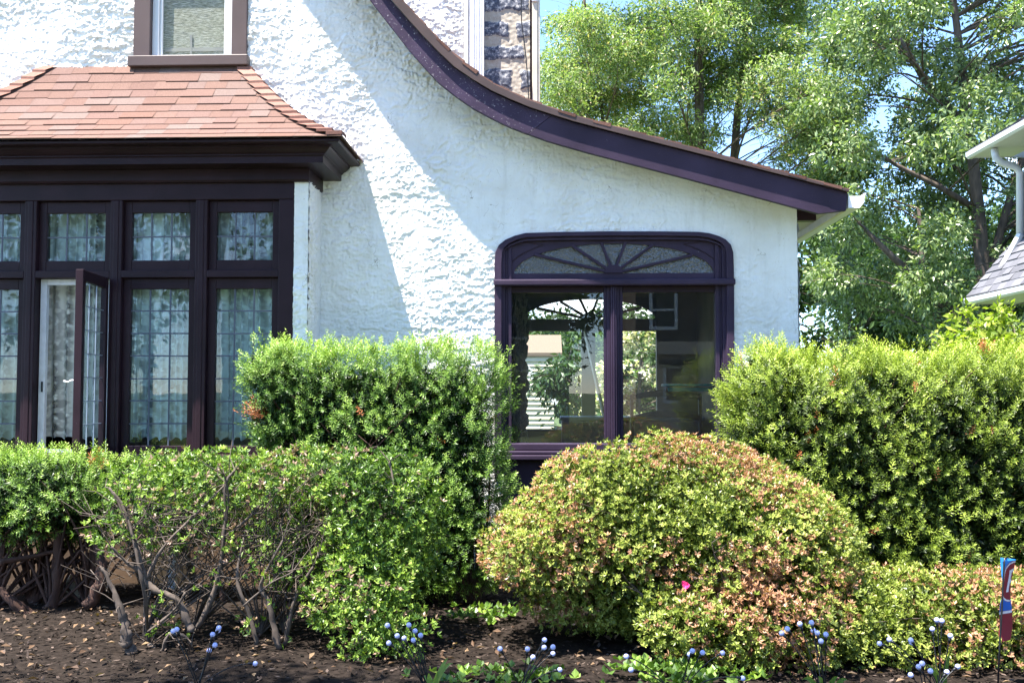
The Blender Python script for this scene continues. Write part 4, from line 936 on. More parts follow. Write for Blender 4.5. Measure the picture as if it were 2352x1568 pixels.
def azalea(name, label, blobs, mat, seed, dens, k=6, l=.032, w=.42, dry=.0, dryband=(.86, 1), green=(.1, .7), sparse=(), branches=(), flowers=(), stem_at=None, depth=.14, thicket=None, inner=0):
    depth = .24
    rng = np.random.default_rng(seed); parts = []; allP = []
    for bl, dn, dpt in [(blobs, dens, depth)] + list(sparse):
        P, Nn, dp_ = shell(rng, bl, dn, dpt, .17, 4.5, seed)
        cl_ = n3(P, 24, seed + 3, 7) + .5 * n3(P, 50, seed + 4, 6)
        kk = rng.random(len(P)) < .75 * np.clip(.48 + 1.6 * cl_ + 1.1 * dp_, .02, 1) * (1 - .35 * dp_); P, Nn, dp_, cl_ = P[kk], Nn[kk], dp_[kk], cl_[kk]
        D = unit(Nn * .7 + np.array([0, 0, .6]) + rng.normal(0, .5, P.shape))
        t = green[0] + (green[1] - green[0]) * np.clip(.62 - .45 * dp_ + .25 * n3(P, 8, seed + 2) + .25 * cl_ + rng.normal(0, .2, len(P)), 0, 1)  # deeper leaves darker: inner shade put into the tint
        if dry:
            z = n3(P, 5.5, seed + 7) + .5 * n3(P, 15, seed + 8); d_ = rng.random(len(P)) < dry * np.clip(.5 + 1.3 * z, 0, 2.2)
            t = np.where(d_, rng.uniform(*dryband, len(P)), t)
        parts.append(rosettes(rng, P, D, k, l, w, t)); allP.append(P)
    P = np.concatenate(allP)
    root = thing(name, label, 'shrub', (blobs[0][0][0], blobs[0][0][1], .05))
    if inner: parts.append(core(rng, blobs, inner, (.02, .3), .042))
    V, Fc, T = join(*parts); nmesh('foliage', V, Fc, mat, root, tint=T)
    mb = MB()
    for br_ in branches:
        pts, rad = br_; pts = [at(*q) for q in pts]; m_ = len(pts)
        mb.tube(pts, [.72 * rad[0] + (min(rad[1], .006) - .72 * rad[0]) * (i / (m_ - 1)) ** .8 for i in range(m_)], 9, .5, True, .22)
        for _ in range(5):                               # side shoots
            i_ = int(rng.integers(1, m_)); p_ = pts[i_]; d_ = Vector(rng.normal(0, 1, 3)); d_.z = abs(d_.z); d_ = d_.normalized() * rng.uniform(.08, .24); mb.tube([p_, p_ + d_ * .5 + Vector(rng.normal(0, .02, 3)), p_ + d_], [.004, .003, .0012], 4, .5, False)
    if stem_at is None: stem_at = [(blobs[0][0][0] + dx, blobs[0][0][1] + dy, .04) for dx, dy in ((-.2, 0), (.15, .1), (.3, -.1))]
    P = P[P[:, 2] > np.quantile(P[:, 2], .45)]; twigs(rng, stem_at, P[rng.integers(len(P), size=70)], .006, mb, .10, 6)
    mb.build('branch', M['twig'], root)
    if thicket is not None:                             # fine tangled twigs in the open middle of the bush
        (tx, ty, tY, thw, thh, try_), tn_ = thicket; b3 = blob(tx, ty, tY, thw, thh, try_)
        mt = MB()
        for _ in range(tn_):
            a_ = Vector(np.array(b3[0]) + rng.uniform(-1, 1, 3) * np.array(b3[1])); d_ = Vector(rng.normal(0, 1, 3)); d_.z = abs(d_.z) * .9 + .2; d_ = d_.normalized() * rng.uniform(.12, .34); k_ = Vector(rng.normal(0, .05, 3))
            mt.tube([a_, a_ + d_ * .5 + k_, a_ + d_], [.0032, .0024, .0012], 4, .5, False)
        mt.build('twig_thicket', M['twig'], root)['kind'] = 'stuff'
    for fx, fy, fY in flowers:
        c = np.array(at(fx, fy, fY)); Dn = unit(np.array([[-.2, -1, .4]])); v, f, t = rosettes(rng, c[None], Dn, 9, .030, .8, np.array([.5]), (1.0, 1.4)); nmesh('flower', v, f, M['flower'], root, tint=t)
    return root

brs = [([(285, 1480, 5.52), (290, 1440, 5.52), (275, 1390, 5.52), (250, 1330, 5.52), (230, 1300, 5.52)], (.045, .026)),
       ([(400, 1570, 5.6), (345, 1480, 5.8), (330, 1350, 5.57), (290, 1180, 5.62), (250, 1120, 5.62)], (.022, .008)),
       ([(440, 1450, 5.62), (410, 1380, 5.62), (350, 1350, 5.62), (330, 1310, 5.62), (300, 1220, 5.62), (260, 1130, 5.62)], (.032, .010)),
       ([(330, 1315, 5.62), (290, 1290, 5.57), (255, 1255, 5.52)], (.018, .012)),
       ([(335, 1330, 5.62), (380, 1250, 5.62), (450, 1180, 5.67), (520, 1110, 5.72)], (.014, .005)),
       ([(455, 1440, 5.72), (500, 1330, 5.72), (515, 1210, 5.72), (520, 1110, 5.72), (540, 1080, 5.72)], (.024, .010)),
       ([(520, 1230, 5.72), (580, 1180, 5.72), (620, 1130, 5.72)], (.010, .005)),
       ([(520, 1200, 5.72), (525, 1140, 5.67), (515, 1090, 5.62)], (.008, .004)),
       ([(340, 1450, 5.6), (400, 1400, 5.6), (425, 1360, 5.6)], (.012, .005)),
       ([(590, 1480, 5.62), (570, 1400, 5.62), (545, 1330, 5.62), (560, 1230, 5.72)], (.020, .008)),
       ([(640, 1490, 5.62), (620, 1390, 5.62), (600, 1340, 5.62), (650, 1240, 5.62)], (.026, .010)),
       ([(655, 1480, 5.67), (680, 1370, 5.67), (720, 1300, 5.67)], (.022, .008)),
       ([(560, 1390, 5.57), (620, 1340, 5.52), (670, 1315, 5.52)], (.008, .003)),
       ([(345, 1480, 5.7), (370, 1500, 5.6), (390, 1455, 5.55), (430, 1465, 5.55), (440, 1490, 5.6)], (.022, .012)),
       ([(300, 1490, 5.52), (320, 1540, 5.7), (360, 1530, 5.6)], (.05, .03)),
       ([(900, 1180, 5.75), (905, 1130, 5.75), (895, 1060, 5.8)], (.009, .005))]
sb = [tuple(at(a, 1480, y)) for a, y in ((440, 6.05), (600, 6.0), (650, 6.05), (330, 5.9))]
for q in range(len(sb)): sb[q] = (sb[q][0], sb[q][1], .05)
azalea('azalea', 'leggy green azalea with bare crooked stems, left of the gap in the bed', [blob(600, 1098, 6.05, 330, 70, .42, 3), blob(880, 1200, 5.95, 140, 165, .42, 2.6), blob(830, 1340, 5.75, 150, 110, .35, 2.4), blob(880, 1450, 5.55, 120, 70, .25, 2.3)], M['azalea'], 31, 15000, 6, .032, .42, .24, (.9, 1), (.05, .84),
       sparse=[([blob(480, 1205, 5.95, 260, 75, .4, 2.4)], 5200, .2), ([blob(300, 1150, 5.62, 70, 50, .1, 2.2)], 6000, .15), ([blob(500, 1150, 5.6, 120, 45, .08, 2.2)], 5200, .15), ([blob(690, 1290, 6.0, 90, 90, .3, 2.2)], 3200, .2), ([blob(380, 1430, 5.7, 90, 45, .2, 2.2)], 2000, .2), ([blob(600, 1490, 5.9, 90, 30, .2, 2.2)], 2600, .2), ([blob(330, 1260, 5.9, 60, 40, .15, 2)], 2200, .2), ([blob(420, 1370, 5.6, 70, 40, .12, 2)], 3200, .2), ([blob(640, 1420, 5.65, 110, 60, .15, 2)], 3600, .2), ([blob(560, 1290, 5.6, 150, 60, .12, 2.2)], 3200, .2)], branches=brs, stem_at=sb, thicket=((520, 1250, 5.95, 270, 100, .3), 520))
brs = [([(1590, 1540, 5.6), (1585, 1450, 5.6), (1560, 1380, 5.6), (1530, 1300, 5.6)], (.018, .008)), ([(1610, 1530, 5.6), (1640, 1420, 5.5), (1660, 1330, 5.4), (1640, 1270, 5.35)], (.018, .005)),
       ([(1560, 1540, 5.6), (1530, 1440, 5.6), (1470, 1360, 5.5)], (.016, .006))]
sb = [(*tuple(at(a, 1500, y))[:2], .05) for a, y in ((1560, 6.0), (1600, 5.8), (1640, 6.0), (1500, 6.1))]
azalea('azalea', 'largest mound of yellow-green azalea with rusty dead blooms, in front of the arched window', [blob(1500, 1240, 6.0, 350, 232, .64, 2.3), blob(1730, 1290, 5.9, 240, 195, .6, 2.3), blob(1300, 1260, 5.9, 195, 110, .5, 2.3), blob(1790, 1435, 5.45, 185, 115, .35, 2.3), blob(1640, 1440, 5.4, 190, 85, .3, 2.2), blob(1890, 1370, 5.75, 110, 105, .4, 2.3)], M['azalea_gold'], 32, 27000, 6, .027, .42, .55, (.7, 1), (.05, .62), branches=brs, flowers=[(1575, 1344, 5.14)], stem_at=sb, inner=3800)
azalea('azalea', 'low azalea with rusty dead blooms in the right foreground behind the flag', [blob(2200, 1420, 5.75, 330, 118, .5, 2.5), blob(1960, 1430, 5.6, 120, 110, .35, 2.3)], M['azalea_gold'], 33, 23000, 6, .028, .42, .52, (.7, 1), (.05, .58), inner=4500)

# ---------------------------------------------------------------- trees
def tree(name, label, base, trunks, clumps, leafm, barkm, seed, leaf=(.13, .05), per=300, droop=.4, kind='leaf', group=None, stray=0):
    """trunks: lists of (points, radii); clumps: (centre, radius vector); each clump hangs on a limb from the nearest trunk point"""
    rng = np.random.default_rng(seed); root = thing(name, label, 'tree', base, group)
    mb = MB(); nodes = []
    for pts, rad in trunks:
        mb.tube(pts, rad, 10)
        for a, b_, ra, rb in zip(pts[:-1], pts[1:], rad[:-1], rad[1:]):
            for t in np.linspace(0, 1, 6): nodes.append((Vector(a).lerp(Vector(b_), t), ra + (rb - ra) * t))
    parts = []
    NP = np.array([n_[0] for n_ in nodes])
    for c, r in clumps:
        c = np.array(c); r = np.array(r); dz = c[2] - NP[:, 2]; d = np.hypot(NP[:, 0] - c[0], NP[:, 1] - c[1])
        i = int(np.argmin(np.abs(dz - .35 * d) + .3 * d)); bp = Vector(nodes[i][0]); rr = min(nodes[i][1] * .45, .010 + .006 * (Vector(c) - bp).length)
        mid = bp.lerp(Vector(c), .5) + Vector((0, 0, .12 * (Vector(c) - bp).length)) + Vector(rng.normal(0, .12, 3)); pts = [bp * (1 - t) ** 2 + mid * 2 * t * (1 - t) + Vector(c) * t * t for t in np.linspace(0, 1, 6)]
        mb.tube(pts, [rr * (1 - .75 * t) for t in np.linspace(0, 1, 6)], 6, .5, False)
        for _ in range(5 + stray):
            tp = c + rng.normal(0, .6, 3) * r; q = pts[rng.integers(2, 6)]; mb.tube([q, q.lerp(Vector(tp), .55) + Vector(rng.normal(0, .05, 3)), tp], [rr * .35, rr * .2, .004], 4, .5, False)
        n = int(per * rng.uniform(.7, 1.3) * (r.prod() ** (1 / 3) / .8) ** 2)
        q = rng.normal(size=(n, 3)); q = unit(q) * rng.random((n, 1)) ** (1 / 2.2); X = c + q * r
        if kind == 'leaf':
            g = max(1, n // 7); ctr = X[:g]; idx = rng.integers(g, size=n); P = ctr[idx] + rng.normal(0, leaf[0] * .45, (n, 3)); P = np.where(rng.random((n, 1)) < .8, P, X)
            kk = n3(P, 4.2, seed + 3, 6) + .5 * n3(P, 10, seed + 4, 5) > -.22; P, idx, q = P[kk], idx[kk], q[kk]; n = len(P)
            out = unit((P - ctr[idx]) + 1e-4); D = unit(out * .8 + np.array([0, 0, -droop]) + rng.normal(0, .35, (n, 3)))
            Nn = unit(np.cross(D, rng.normal(size=(n, 3))) + np.array([0, 0, .9])); Nn = unit(Nn - D * (Nn * D).sum(1, keepdims=True))
        else:
            P = X; h = unit((X - np.array([NP[i][0], NP[i][1], X[:, 2].mean()])) * np.array([1, 1, .2])); D = unit(h * .7 + np.array([0, 0, -droop]) + rng.normal(0, .6, (n, 3)))
            kk = n3(P, 5.5, seed + 3, 6) + .6 * n3(P, 13, seed + 4, 5) > -.06; P, D, q = P[kk], D[kk], q[kk]; n = len(P)
            Nn = unit(np.array([0, 0, 1.0]) + rng.normal(0, .6, (n, 3))); Nn = unit(Nn - D * (Nn * D).sum(1, keepdims=True))
        L_ = leaf[0] * rng.uniform(.6, 1.3, n); v, f = kites(P, D, Nn, L_, L_ * leaf[1] / leaf[0], .12)
        t = np.clip(.48 + .2 * n3(P, 1.3, seed) + rng.normal(0, .25, n), 0, 1); parts.append((v, f, np.repeat(t, 4)))
    V, Fc, T = join(*parts); nmesh('crown', V, Fc, leafm, root, tint=T); mb.build('trunk', barkm, root)
    return root
def P3(px, py, Y): return tuple(at(px, py, Y))
def scatter(rng, n, c, r, rz, keep=None, flat=1.0, rmin=.6, rmax=1.1):
    out = []
    while len(out) < n:
        q = rng.uniform(-1, 1, 3)
        if (q ** 2).sum() > 1: continue
        p = np.array(c) + q * np.array(r)
        if keep is not None and not keep(p): continue
        s = rng.uniform(rmin, rmax); out.append((p, (s, s, s * flat)))
    return out
# spruce-like conifer with two stems, sprays held in tiers
CY = 26.0
rng = np.random.default_rng(77); cl = []
def mark(px, py, rx, rz=.45, dy=0): c = at(px, py, CY + dy); return (np.array(c), (rx, rx * .9, rz))
tiers = [(1400, -60), (1360, 30), (1440, 60), (1330, 100), (1300, 60), (1390, 130), (1310, 150), (1340, 190), (1290, 215), (1275, 185), (1440, 170), (1500, 130), (1470, 230), (1400, 260), (1330, 270), (1540, 60), (1590, 40), (1640, 70), (1700, 50), (1760, 20), (1820, 50), (1850, 110), (1560, 130), (1620, 150), (1700, 130), (1770, 120), (1810, 180), (1530, 200), (1590, 230), (1650, 210), (1720, 210), (1480, 300), (1560, 300), (1430, 320), (1780, 260), (1830, 240), (1870, 200), (1850, 300), (1520, 350), (1600, 340), (1900, 350), (1820, 350), (1880, 270), (1470, -40), (1560, -60), (1660, -50), (1760, -70), (1860, 10), (1380, 300), (1880, 400), (1840, 420), (1930, 440), (1680, 180), (1620, 100), (1370, 220), (1450, 110), (1500, 20), (1660, 10)]
for x_, y_ in tiers:
    for _ in range(2): cl.append(mark(x_ + rng.normal(0, 22), y_ + rng.normal(0, 14), rng.uniform(.7, 1.2), rng.uniform(.32, .6), rng.normal(0, 1.5)))
for x_ in range(1420, 1820, 45):
    for y_ in (-160, -260, -380, -500): cl.append(mark(x_ + rng.normal(0, 25), y_, rng.uniform(.6, 1.0), .45, rng.normal(0, 1.3)))
t1 = [P3(1610, 1010, CY), P3(1608, 500, CY), P3(1606, 250, CY), P3(1604, 60, CY), P3(1604, -200, CY), P3(1606, -520, CY)]
t2 = [P3(1680, 1010, CY + .6), P3(1684, 400, CY + .6), P3(1694, 260, CY + .6), P3(1712, 120, CY + .6), P3(1720, -150, CY + .6), P3(1722, -400, CY + .6)]
t1[0] = (t1[0][0], t1[0][1], 0); t2[0] = (t2[0][0], t2[0][1], 0)
tree('conifer_tree', 'tall pale green conifer with two thin reddish stems behind the roof', (t1[0][0], CY, 0), [(t1, [.16, .14, .125, .11, .09, .03]), (t2, [.14, .12, .10, .08, .06, .02]), ([P3(1390, 330, CY), P3(1372, 150, CY), P3(1345, 30, CY), P3(1330, -120, CY)], [.05, .045, .04, .02])], cl, M['conifer'], M['bark'], 78, (.13, .036), 2600, .40, 'spray', stray=4)
# broad oak at the right
OY = 22.0
rng = np.random.default_rng(88); cl = []
def okeep(p):
    px = 1261 + p[0] / p[1] * F; py = 900 - (p[2] - 1.5) / p[1] * F
    return px > 1870 + max(0, (330 - py)) * .08 and py < 800
cl += scatter(rng, 270, (9.8, 22.5, 7.8), (5.4, 3.2, 8.8), 1, okeep, .75, .42, .85)
ot = [P3(2262, 1100, OY), P3(2262, 700, OY), P3(2250, 520, OY), P3(2236, 380, OY), P3(2215, 200, OY), P3(2190, 0, OY), P3(2180, -200, OY)]; ot[0] = (ot[0][0], OY, 0)
lim = [([P3(2262, 690, OY), P3(2290, 560, OY), P3(2330, 420, OY), P3(2380, 250, OY)], [.11, .09, .07, .04]), ([P3(2238, 770, OY - .5), P3(2160, 690, OY - .5), P3(2050, 590, OY - .6), P3(1970, 510, OY - .7)], [.11, .09, .07, .035]),
       ([P3(2240, 480, OY), P3(2160, 430, OY), P3(2060, 380, OY), P3(1980, 330, OY)], [.08, .06, .045, .02]), ([P3(2190, 1010, OY), P3(2170, 780, OY), P3(2120, 620, OY), P3(2110, 480, OY)], [.11, .09, .07, .035]), ([P3(2225, 300, OY), P3(2120, 180, OY), P3(2040, 40, OY)], [.1, .07, .04])]
lim[3][0][0] = (lim[3][0][0][0], OY, 0)
tree('oak_tree', 'broad dark green oak with heavy spreading limbs at the right', (ot[0][0], OY, 0), [(ot, [.21, .18, .15, .12, .10, .07, .03])] + lim, cl, M['oak'], M['bark'], 89, (.125, .052), 1750, .45, 'leaf')
# trees farther off
FARS = [(1935, 430, 38, 4.5, 'rounded far tree showing under the oak beside the porch corner'), (2130, 520, 42, 5.0, 'far tree showing between the oak stems'), (2330, 430, 40, 5.0, 'far tree behind the grey-roofed neighbour house'), (1330, 720, 40, 4.5, 'blue-green far tree seen through the left half of the rear porch window'), (1490, 740, 36, 4.0, 'far tree behind the white flowering dogwood in the rear window')]
for i, (px, pyt, Y, r, lab) in enumerate(FARS):
    zt_ = at(px, pyt, Y).z; x_ = at(px, 700, Y).x; rng = np.random.default_rng(200 + i); h_ = zt_ - 1.0
    cl = scatter(rng, 46, (x_, Y, 1.0 + h_ / 2), (r, r * .8, h_ / 2), 1, None, .8, .7, 1.2)
    tree('deciduous_tree', lab, (x_, Y, 0), [([(x_, Y, 0), (x_ + .2, Y, zt_ * .4), (x_, Y, zt_ * .85)], [.3, .22, .05])], cl, M['farleaf'], M['bark'], 210 + i, (.30, .13), 420, .4, 'leaf', 'far trees behind the houses')

# garden tree standing left of the camera: its crown shades the front of the bed
rng = np.random.default_rng(91)
cl = scatter(rng, 60, (-3.2, 2.75, 6.9), (3.3, 1.05, 1.4), 1, None, .7, .35, .6)
tree('garden_tree', 'small tree left of the view whose shade dapples the front of the bed', (-4.6, 2.2, 0), [([(-4.6, 2.2, 0), (-4.4, 2.4, 2.5), (-3.9, 2.9, 5.2), (-3.4, 2.8, 7)], [.14, .12, .09, .03])], cl, M['farleaf'], M['bark'], 92, (.13, .055), 800, .4, 'leaf')

# lime-green maple by the neighbour's house
rng = np.random.default_rng(301); c = at(2310, 770, 12.5)
cl = scatter(rng, 34, (c.x, 12.5, 1.85), (1.1, .8, .72), 1, None, .55, .16, .32)
tree('maple_shrub', 'lime-green maple shrub under the neighbour house eaves', (c.x, 12.5, 0), [([(c.x, 12.5, 0), (c.x + .05, 12.5, .7), (c.x, 12.5, 2.0)], [.06, .05, .02])], cl, M['maple'], M['bark'], 302, (.09, .05), 2600, .2, 'leaf')

# back garden seen through the porch
rng = np.random.default_rng(311); c = at(1310, 930, 15.0)
cl = scatter(rng, 22, (c.x, 15.2, 1.25), (.55, .5, .85), 1, None, .8, .16, .28)
tree('rhododendron', 'dark glossy rhododendron seen through the left half of the rear window', (c.x, 15.2, 0), [([(c.x, 15.2, 0), (c.x, 15.2, .6), (c.x + .1, 15.2, 1.3)], [.05, .04, .02])], cl, M['rhodo'], M['bark'], 312, (.12, .045), 1300, .5, 'leaf')['category'] = 'shrub'
c = at(1462, 880, 18.0); rng = np.random.default_rng(321)
cl = scatter(rng, 46, (c.x, 18.0, 1.55), (1.15, .9, 1.15), 1, None, .5, .22, .42)
tree('dogwood_tree', 'white flowering dogwood seen through the right half of the rear window', (c.x, 18, 0), [([(c.x, 18, 0), (c.x, 18, .9), (c.x + .1, 18, 2.2)], [.07, .05, .02])], cl, M['dogwood'], M['bark'], 322, (.085, .06), 6500, .2, 'spray')

# ---------------------------------------------------------------- neighbour houses
nb = thing('neighbour_house', 'grey-roofed house with white gutters and dark siding at the right edge', 'house', (7.4, 16, 0))
NY = 16.0; ex = at(2238, 348, NY).x; ez = at(2238, 348, NY).z; wx_ = 7.38
m_siding = simple('dark_blue_siding', (.05, .055, .075), .7, .1, 3)
b = MB(); b.box(wx_, 14, 3, NY - .55, 0, ez - .02)
for k in range(36): z = .1 + k * .145; b.prism([(wx_ - .022, z), (wx_ - .006, z + .143), (wx_ + .01, z + .143), (wx_ + .01, z)], 3, NY - .56) if z < ez - .2 else None
b.build('wall', m_siding, nb)
MB().box(wx_ - .03, wx_ + .06, NY - .6, NY - .53, 0, ez - .03).build('corner_board', M['trim'], nb)
def eave(x, z, wall, slope, name, zr):
    """eave with gutter, soffit and shingled slope, running towards the street"""
    b = MB(); b.prism([(x - .10, z + .10), (x - .095, z + .03), (x - .06, z - .0), (x, z - .0), (x, z + .10)], 3, NY + .1); b.prism([(x - .09, z + .1), (x, z + .1), (x, z + .0), (x - .06, z + .0)], NY + .1, NY + .104)
    g = b.build('gutter', M['whitevinyl'], nb)
    MB().box(x + .001, wall + .02, 3, NY, z + .01, z + .03).box(x + .002, 14, NY - .001, NY + .01, z - .005, z + .12).build('soffit', M['whitevinyl'], nb)
    b = MB(); rr = random.Random(4); L_ = math.hypot(1, slope); s = 0.0; dx, dz = 1 / L_, slope / L_; tot = (zr) 
    while s < tot:
        y = 3
        while y < NY + .05 - s * dx * .8:
            y2 = y + rr.uniform(.2, .32); hh = rr.choice((.008, .016)); t = rr.random()
            ye = min(y2, NY + .08 - s * dx * .8)
            q = [(x - .06 + s * dx, y, z + .12 + s * dz), (x - .06 + s * dx, ye, z + .12 + s * dz), (x - .06 + s * dx - hh * dz, ye, z + .12 + s * dz + hh), (x - .06 + s * dx - hh * dz, y, z + .12 + s * dz + hh), (x - .06 + (s + .15) * dx, y, z + .124 + (s + .15) * dz), (x - .06 + (s + .15) * dx, min(ye, NY + .08 - (s + .15) * dx * .8), z + .124 + (s + .15) * dz)]
            b.add(q, [(0, 1, 2, 3), (3, 2, 5, 4)], t); y = y2
        s += .14
    b.build(name, M['shingle_grey'], nb)
    # far slope of the hip
    b = MB(); b.add([(x - .06, NY + .1, z + .11), (14, NY + .1, z + .11), (14, NY + .1 - tot * dx * .8, z + .11 + tot * dz), (x - .06 + tot * dx, NY + .1 - tot * dx * .8, z + .11 + tot * dz)], [(0, 1, 2, 3)]); b.build(name, M['shingle_grey'], nb)
eave(ex, ez - .1, wx_, .62, 'roof', 3.2)
lx, lz = at(2234, 690, NY).x, at(2234, 690, NY).z
eave(lx, lz - .06, wx_, 1.5, 'lower_roof', 1.02)
dsp = [P3(2284, 342, NY - .6), P3(2287, 362, NY - .6), P3(2300, 374, NY - .6), P3(2333, 384, NY - .6), P3(2343, 398, NY - .6), P3(2343, 540, NY - .62)]
b = MB(); b.tube(dsp, .055, 10); b.build('downspout', M['whitevinyl'], nb)
b = MB(); b.bar(P3(2344, 538, NY - .66), P3(2272, 672, NY - .45), .11, .07, (-.8, -.2, .5)); b.build('downspout', M['whitevinyl'], nb, .01)

m_cs = simple('cream_siding', (.62, .58, .44), .7, .06, 3)
ch_ = thing('neighbour_house', 'cream sided house with brown roof seen through the rear porch window', 'house', (-2, 24, 0))
xr_ = at(1272, 850, 24).x; zt_ = at(1272, 812, 24).z
b = MB(); b.box(-6, xr_, 24, 29, 0, zt_)
for k in range(30): z = .05 + k * .115; b.prism([(-6, z), (xr_ + .01, z), (xr_ + .01, z + .114), (-6, z + .114)], 23.975, 23.999) if z < zt_ - .15 and k % 1 == 0 else None
wl_ = b.build('wall', m_cs, ch_)
b = MB()
for k in range(30):
    z = .05 + k * .115
    if z < zt_ - .15: b.add([(-6, 23.93, z), (xr_, 23.93, z), (xr_, 23.972, z + .114), (-6, 23.972, z + .114)], [(0, 1, 2, 3)]); b.add([(-6, 23.93, z), (xr_, 23.93, z), (xr_, 23.974, z), (-6, 23.974, z)], [(3, 2, 1, 0)])
b.build('siding', m_cs, ch_)
b = MB(); b.add([(-6.2, 23.92, zt_), (xr_ + .2, 23.92, zt_), (xr_ + .2, 26.0, at(1250, 769, 26.0).z), (-6.2, 26.0, at(1250, 769, 26.0).z)], [(0, 1, 2, 3)]); b.box(-6.2, xr_ + .2, 23.90, 23.92, zt_ - .06, zt_ + .02); b.build('roof', shingle_mat('tan_shingles', [(0, (.16, .12, .09)), (1, (.24, .19, .15))]), ch_)
b = MB(); b.bar(P3(1205, 842, 23.4), P3(1282, 928, 23.4), .16, .05, (0, 1, 0)); b.build('rake_board', M['white'], ch_)

# house across the street: what the porch panes mirror
oh = thing('opposite_house', 'dark brown house across the street mirrored in the right pane', 'house', (4, -14, 0))
m_brn = simple('brown_shingle_wall', (.085, .06, .045), .9, .25, 3, .5, 40, stretch=(1, 1, 4)); m_bei = simple('beige_wall', (.55, .45, .33), .9, .1, 3)
MB().box(2.6, 14, -22, -14, 3.0, 7.5).build('upper_wall', m_brn, oh)
MB().box(2.6, 14, -22, -14.05, 0, 2.62).build('wall', m_bei, oh)
MB().box(2.4, 14.2, -22.2, -13.8, 2.62, 3.0).build('band', simple('tan_band', (.62, .50, .38), .8), oh)
b = MB(); b.prism([(2.2, 7.5), (14.5, 7.5), (8.3, 11)], -22.5, -13.4); b.build('roof', M['shingle_brown'], oh)
def refl_win(x0, x1, z0, z1, y):
    b = MB(); ringbox(b, x0, x1, z0, z1, .1, .1, .1, y, y + .06); b.box(x0 + .1, x1 - .1, y + .02, y + .05, (z0 + z1) / 2 - .03, (z0 + z1) / 2 + .03)
    w_ = b.build('window', M['white'], oh); b = MB(); b.add([(x0 + .1, y + .03, z0 + .1), (x1 - .1, y + .03, z0 + .1), (x1 - .1, y + .03, z1 - .1), (x0 + .1, y + .03, z1 - .1)], [(0, 1, 2, 3)]); b.build('pane', simple('dark_pane', (.03, .035, .04), .15), w_)
refl_win(3.0, 3.85, 3.35, 4.55, -13.98); refl_win(5.6, 6.5, 3.35, 4.55, -13.98); refl_win(3.4, 4.1, 1.15, 2.3, -14.03); refl_win(4.2, 4.9, 1.15, 2.3, -14.03)
MB().box(3.3, 5.0, -14.03, -13.6, 2.32, 2.45).build('window_hood', m_brn, oh)
lh = thing('opposite_house', 'unseen grey house added left of the brown one to darken the left pane', 'house', (-5, -24, 0))  # added so the left pane mirrors something dark
m_gr = simple('grey_wall', (.20, .20, .20), .9, .1, 3)
MB().box(-13, .8, -31, -24, 0, 5.6).build('wall', m_gr, lh)
b = MB(); b.prism([(-13.6, 5.6), (1.4, 5.6), (-6, 9.4)], -31.4, -23.5); b.build('roof', M['shingle_grey'], lh)
for wx0 in (-11.5, -8.5, -4.5, -1.8):
    for wz0 in (1.0, 3.6):
        f_ = MB(); ringbox(f_, wx0, wx0 + 1.1, wz0, wz0 + 1.4, .1, .1, .1, -23.99, -23.93); f_ = f_.build('window', M['white'], lh); b = MB(); b.add([(wx0 + .1, -23.96, wz0 + .1), (wx0 + 1, -23.96, wz0 + .1), (wx0 + 1, -23.96, wz0 + 1.3), (wx0 + .1, -23.96, wz0 + 1.3)], [(0, 1, 2, 3)]); b.build('pane', M['black'], f_)
rng = np.random.default_rng(399); cl = [((4.04 + rng.normal(0, .05), -10.5 + rng.normal(0, .1), z), ((.62 - .2 * z) , (.62 - .2 * z), .3)) for z in np.linspace(.2, 2.3, 14) for _ in (0, 1)]
tree('arborvitae', 'cone-shaped yellow-green evergreen across the street, mirrored in the right pane', (4.04, -10.5, 0), [([(4.04, -10.5, 0), (4.04, -10.5, 1.2), (4.04, -10.5, 2.4)], [.05, .04, .01])], cl, M['maple'], M['bark'], 398, (.10, .05), 900, -.3, 'spray')
rng = np.random.default_rng(400)
for i, (x_, Y, h_, r_, lab) in enumerate([(-6, -20, 11, 4.5, 'round tree across the street, left of the brown house'), (-1.5, -26, 9, 3.6, 'tree across the street behind the brown house'), (-14, -16, 12, 5, 'largest tree across the street, far left')]):
    cl = scatter(rng, 40, (x_, Y, h_ * .58), (r_, r_, h_ * .42), 1, None, .8, .8, 1.4)
    tree('deciduous_tree', lab, (x_, Y, 0), [([(x_, Y, 0), (x_, Y, h_ * .4), (x_, Y, h_ * .9)], [.3, .22, .05])], cl, M['farleaf'], M['bark'], 410 + i, (.34, .16), 120, .4, 'leaf', 'trees across the street')

# ---------------------------------------------------------------- bed: litter, chips, small plants
rng = np.random.default_rng(500)
n = 26000; P = np.stack([rng.uniform(-6, 5.5, n), rng.uniform(4.3, 7.7, n), rng.uniform(.052, .075, n)], -1)
D = unit(rng.normal(size=(n, 3)) * np.array([1, 1, .18])); Nn = unit(np.array([0, 0, 1.]) + rng.normal(0, .25, (n, 3))); Nn = unit(Nn - D * (Nn * D).sum(1, keepdims=True))
L_ = rng.uniform(.015, .05, n); V, Fc = kites(P, D, Nn, L_, L_ * rng.uniform(.25, .5, n), 0)
tag(nmesh('bark_mulch', V, Fc, M['chip'], tint=np.repeat(rng.random(n), 4)), 'dark bark chips strewn over the planting bed', 'mulch', kind='stuff')
n = 1700; P = np.stack([rng.uniform(-5, 5, n), rng.uniform(4.5, 7.4, n), rng.uniform(.065, .085, n)], -1)
D = unit(rng.normal(size=(n, 3)) * np.array([1, 1, .25])); Nn = unit(np.array([0, 0, 1.]) + rng.normal(0, .4, (n, 3))); Nn = unit(Nn - D * (Nn * D).sum(1, keepdims=True))
L_ = rng.uniform(.03, .06, n); V, Fc = kites(P, D, Nn, L_, L_ * .5, .3)
